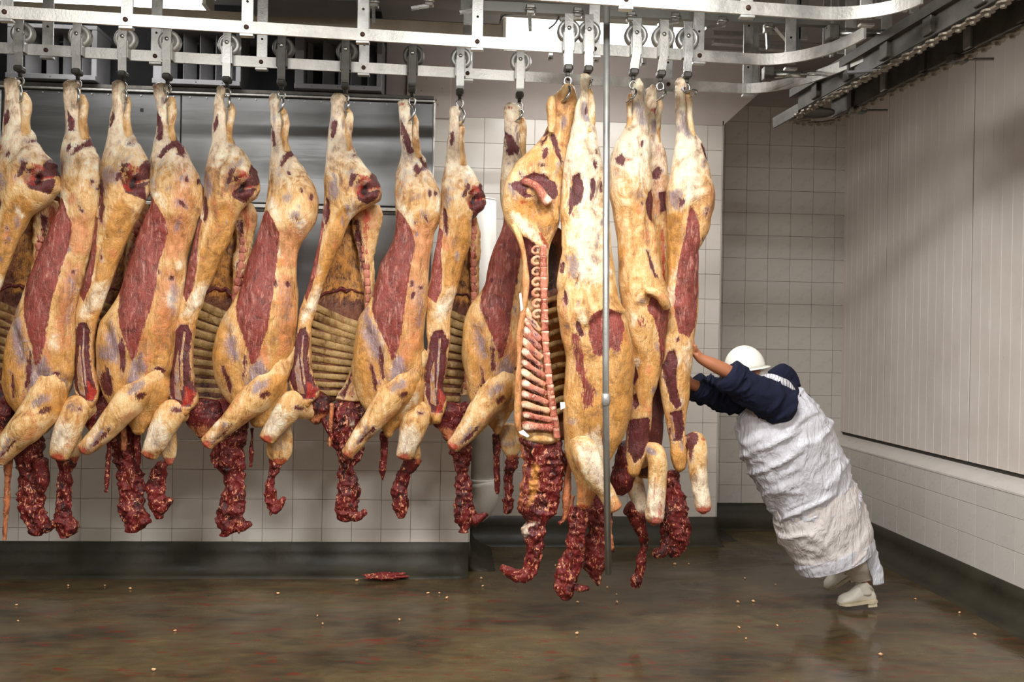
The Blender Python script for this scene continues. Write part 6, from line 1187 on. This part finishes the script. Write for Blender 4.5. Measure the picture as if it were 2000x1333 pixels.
def boot(pts, name='rubber_boot', Y=5.22):
    """sole polyline (heel to toe) and shaft"""
    (hx, hy), (tx, ty), (ax, ay), r = pts; V = []; k = 26; secs = 26; H = np.array(onY(hx, hy, Y)); T_ = np.array(onY(tx, ty, Y)); A_ = np.array(onY(ax, ay, Y)); d = (T_-H); ln = np.linalg.norm(d); d /= ln; up = np.cross(np.array([0, -1., 0]), d); up = up if up[2] > 0 else -up; side = np.array([0, 1., 0])
    prof_h = [(0, .055), (.08, .10), (.22, .13), (.36, .125), (.5, .098), (.66, .07), (.82, .058), (.93, .046), (1, .02)]; prof_w = [(0, .03), (.1, .040), (.3, .040), (.55, .046), (.78, .052), (.92, .042), (1, .016)]
    for i in range(secs):
        s = i/(secs-1); h = np.interp(s, *zip(*prof_h)); w_ = np.interp(s, *zip(*prof_w)); c = H+d*(s*ln)
        for j in range(k):
            a = 2*math.pi*j/k; y_ = math.cos(a)*w_; z_ = h*.5+math.sin(a)*h*.5; z_ = max(z_, .012) if True else z_
            V.append(c+side*y_*(1 if z_ < h*.5 else .92)+up*z_)
    F = []
    for i in range(secs-1):
        for j in range(k): j2 = (j+1) % k; F.append((i*k+j, i*k+j2, (i+1)*k+j2, (i+1)*k+j))
    F.append(tuple(range(k))[::-1]); F.append(tuple((secs-1)*k+j for j in range(k)))
    b_ = mesh_np(name, V, F, M_BOOT, wk, True, off=root_loc(wk))
    V = []; F = []
    for z0 in (-.002, .014):
        for s in np.linspace(0, 1, 20):
            w_ = np.interp(s, *zip(*prof_w))+.004
            for sg in (-1, 1): V.append(H+d*(s*ln*1.02-.004)+side*sg*w_+up*z0)
    for i in range(19): F += [(2*i, 2*i+1, 2*i+3, 2*i+2), (40+2*i, 42+2*i, 43+2*i, 41+2*i), (2*i, 2*i+2, 42+2*i, 40+2*i), (2*i+1, 41+2*i, 43+2*i, 2*i+3)]
    F += [(0, 40, 41, 1), (38, 39, 79, 78)]
    mb = MB(); mb.add(V, F); a0 = H+d*.002; a1 = H+d*(ln*.25); mb.beam(tuple(a0-up*.012), tuple(a1-up*.012), .074, .028, up=tuple(up)); mb.build('sole', simple('boot_sole', L(208, 196, 170), .5), b_, off=root_loc(wk))
    mb = MB(); q = pts_spline([H+d*.06+up*.05, (H+d*.07+A_)/2+up*.04, A_], 8); mb.tube([tuple(x) for x in q], [.048, .050, .050, .051, .052, .054, .056, .058], 24); mb.build('shaft', M_BOOT, b_, True, off=root_loc(wk))
boot(((1708, 1174), (1637, 1181), (1692, 1140), 24))
boot(((1668, 1122), (1613, 1152), (1652, 1100), 20), Y=5.48)
# helmet
hc = Vector(W(1455, 720, 5.05)); ax = Vector((-.16, 0, 1)).normalized(); fr = Vector((1, 0, .16)).normalized(); sd = ax.cross(fr)
V = []; F = []; n1, n2 = 14, 40
for i in range(n1+1):
    t = i/n1*math.pi/2
    for j in range(n2):
        a = 2*math.pi*j/n2; ridge = 1+.02*max(0, 1-abs(math.sin(a))*6)*math.sin(t)
        V.append(hc+fr*(math.cos(a)*.118*math.cos(t)*ridge)+sd*(math.sin(a)*.105*math.cos(t))+ax*(math.sin(t)**.9*.132*ridge))
for i in range(n1):
    for j in range(n2): j2 = (j+1) % n2; F.append((i*n2+j, i*n2+j2, (i+1)*n2+j2, (i+1)*n2+j))
hm = mesh_np('helmet', V, F, M_HELM, wk, True, off=root_loc(wk)); so = hm.modifiers.new('thick', 'SOLIDIFY'); so.thickness = .004
V = []; F = []
for i in range(n2):
    a = 2*math.pi*i/n2; ext = .010+.020*max(0, math.cos(a))**2
    for e_, z in ((-.004, .004), (ext, -.006), (ext, -.010), (-.004, -.004)): V.append(hc+fr*(math.cos(a)*(.118+e_))+sd*(math.sin(a)*(.105+e_))+ax*z)
for i in range(n2):
    i2 = (i+1) % n2
    for k in range(4): k2 = (k+1) % 4; F.append((i*4+k, i2*4+k, i2*4+k2, i*4+k2))
mb = MB(); mb.add(V, F); mb.build('helmet_brim', M_HELM, hm, True, off=root_loc(wk))
cloth_loft('hair_net', [(1466, 722, 20, 5.05), (1474, 730, 24, 5.06), (1480, 738, 22, 5.07), (1486, 748, 16, 5.08)], M_NET, flat=1.15, fold=.004, foldf=22, seed=12, n=24, seg=40)

# ================================================================== scraps on the floor
def scrap(px, py, size, mat, label, group, flatk=.4, cat='scrap'):
    p = onZ(px, py, 0); bm = bmesh.new(); bmesh.ops.create_icosphere(bm, subdivisions=2 if size < .03 else 4, radius=1); rs = random.Random(int(px*7+py)); sx = size*rs.uniform(.8, 1.3)
    Vv = np.array([v.co[:] for v in bm.verts]); nn = vnoise(Vv+px*.37, 2.2)*.8+vnoise(Vv+py, 5)*.4
    a = rs.uniform(0, 3.1) if size < .03 else .1
    V2 = Vv*(1+nn)[:, None]*np.array([sx, size*(.55 if size < .03 else .34), size*flatk*(1 if size < .03 else .45)]); c, s = math.cos(a), math.sin(a); V2 = np.stack([V2[:, 0]*c-V2[:, 1]*s, V2[:, 0]*s+V2[:, 1]*c, V2[:, 2]], -1)
    V2[:, 2] -= V2[:, 2].min(); Fq = [[v.index for v in f.verts] for f in bm.faces]; bm.free()
    Z_ = np.zeros((len(V2), 4)); o = mesh_np('meat_scrap' if size > .03 else 'fat_crumb', V2, Fq, mat, None, True, {'c1': Z_, 'c2': Z_} if size > .03 else None); o.location = (p[0], p[1], .001); tag(o, label, cat, group); return o
M_CRUMB = simple('fat_crumb', L(226, 178, 130), .4, 0, .15, 40, .2)
scrap(756, 1134, .115, tissue('floor_scrap', L(132, 34, 34), L(70, 14, 18), flecks=L(226, 160, 118), fleck_lo=.55), 'long red scrap of meat lying on the wet floor left of the vertical pipe', None)
for x, y in ((133, 1146), (205, 1146), (32, 1184), (35, 1215), (427, 1120), (543, 1162), (551, 1090), (818, 1089), (836, 1161), (858, 1161), (873, 1170), (943, 1147), (940, 1132), (254, 1152), (620, 1205), (630, 1221), (780, 1213), (1345, 1104), (1515, 1144), (1443, 1228), (1457, 1250), (1518, 1224), (1720, 1282), (1186, 1150), (1205, 1179), (1204, 1163), (1128, 1179), (1441, 1179), (1471, 1177), (1455, 1132), (1085, 1107), (1280, 1063), (1775, 1110), (1788, 1172), (1874, 1199), (697, 1136), (1318, 1104), (342, 1234), (300, 1312), (1904, 1242), (1127, 1240)):
    scrap(x, y, random.uniform(.006, .0115), M_CRUMB, 'tiny pale crumb of fat lying on the wet floor', 'crumbs of fat scattered over the floor', .6, 'crumb')
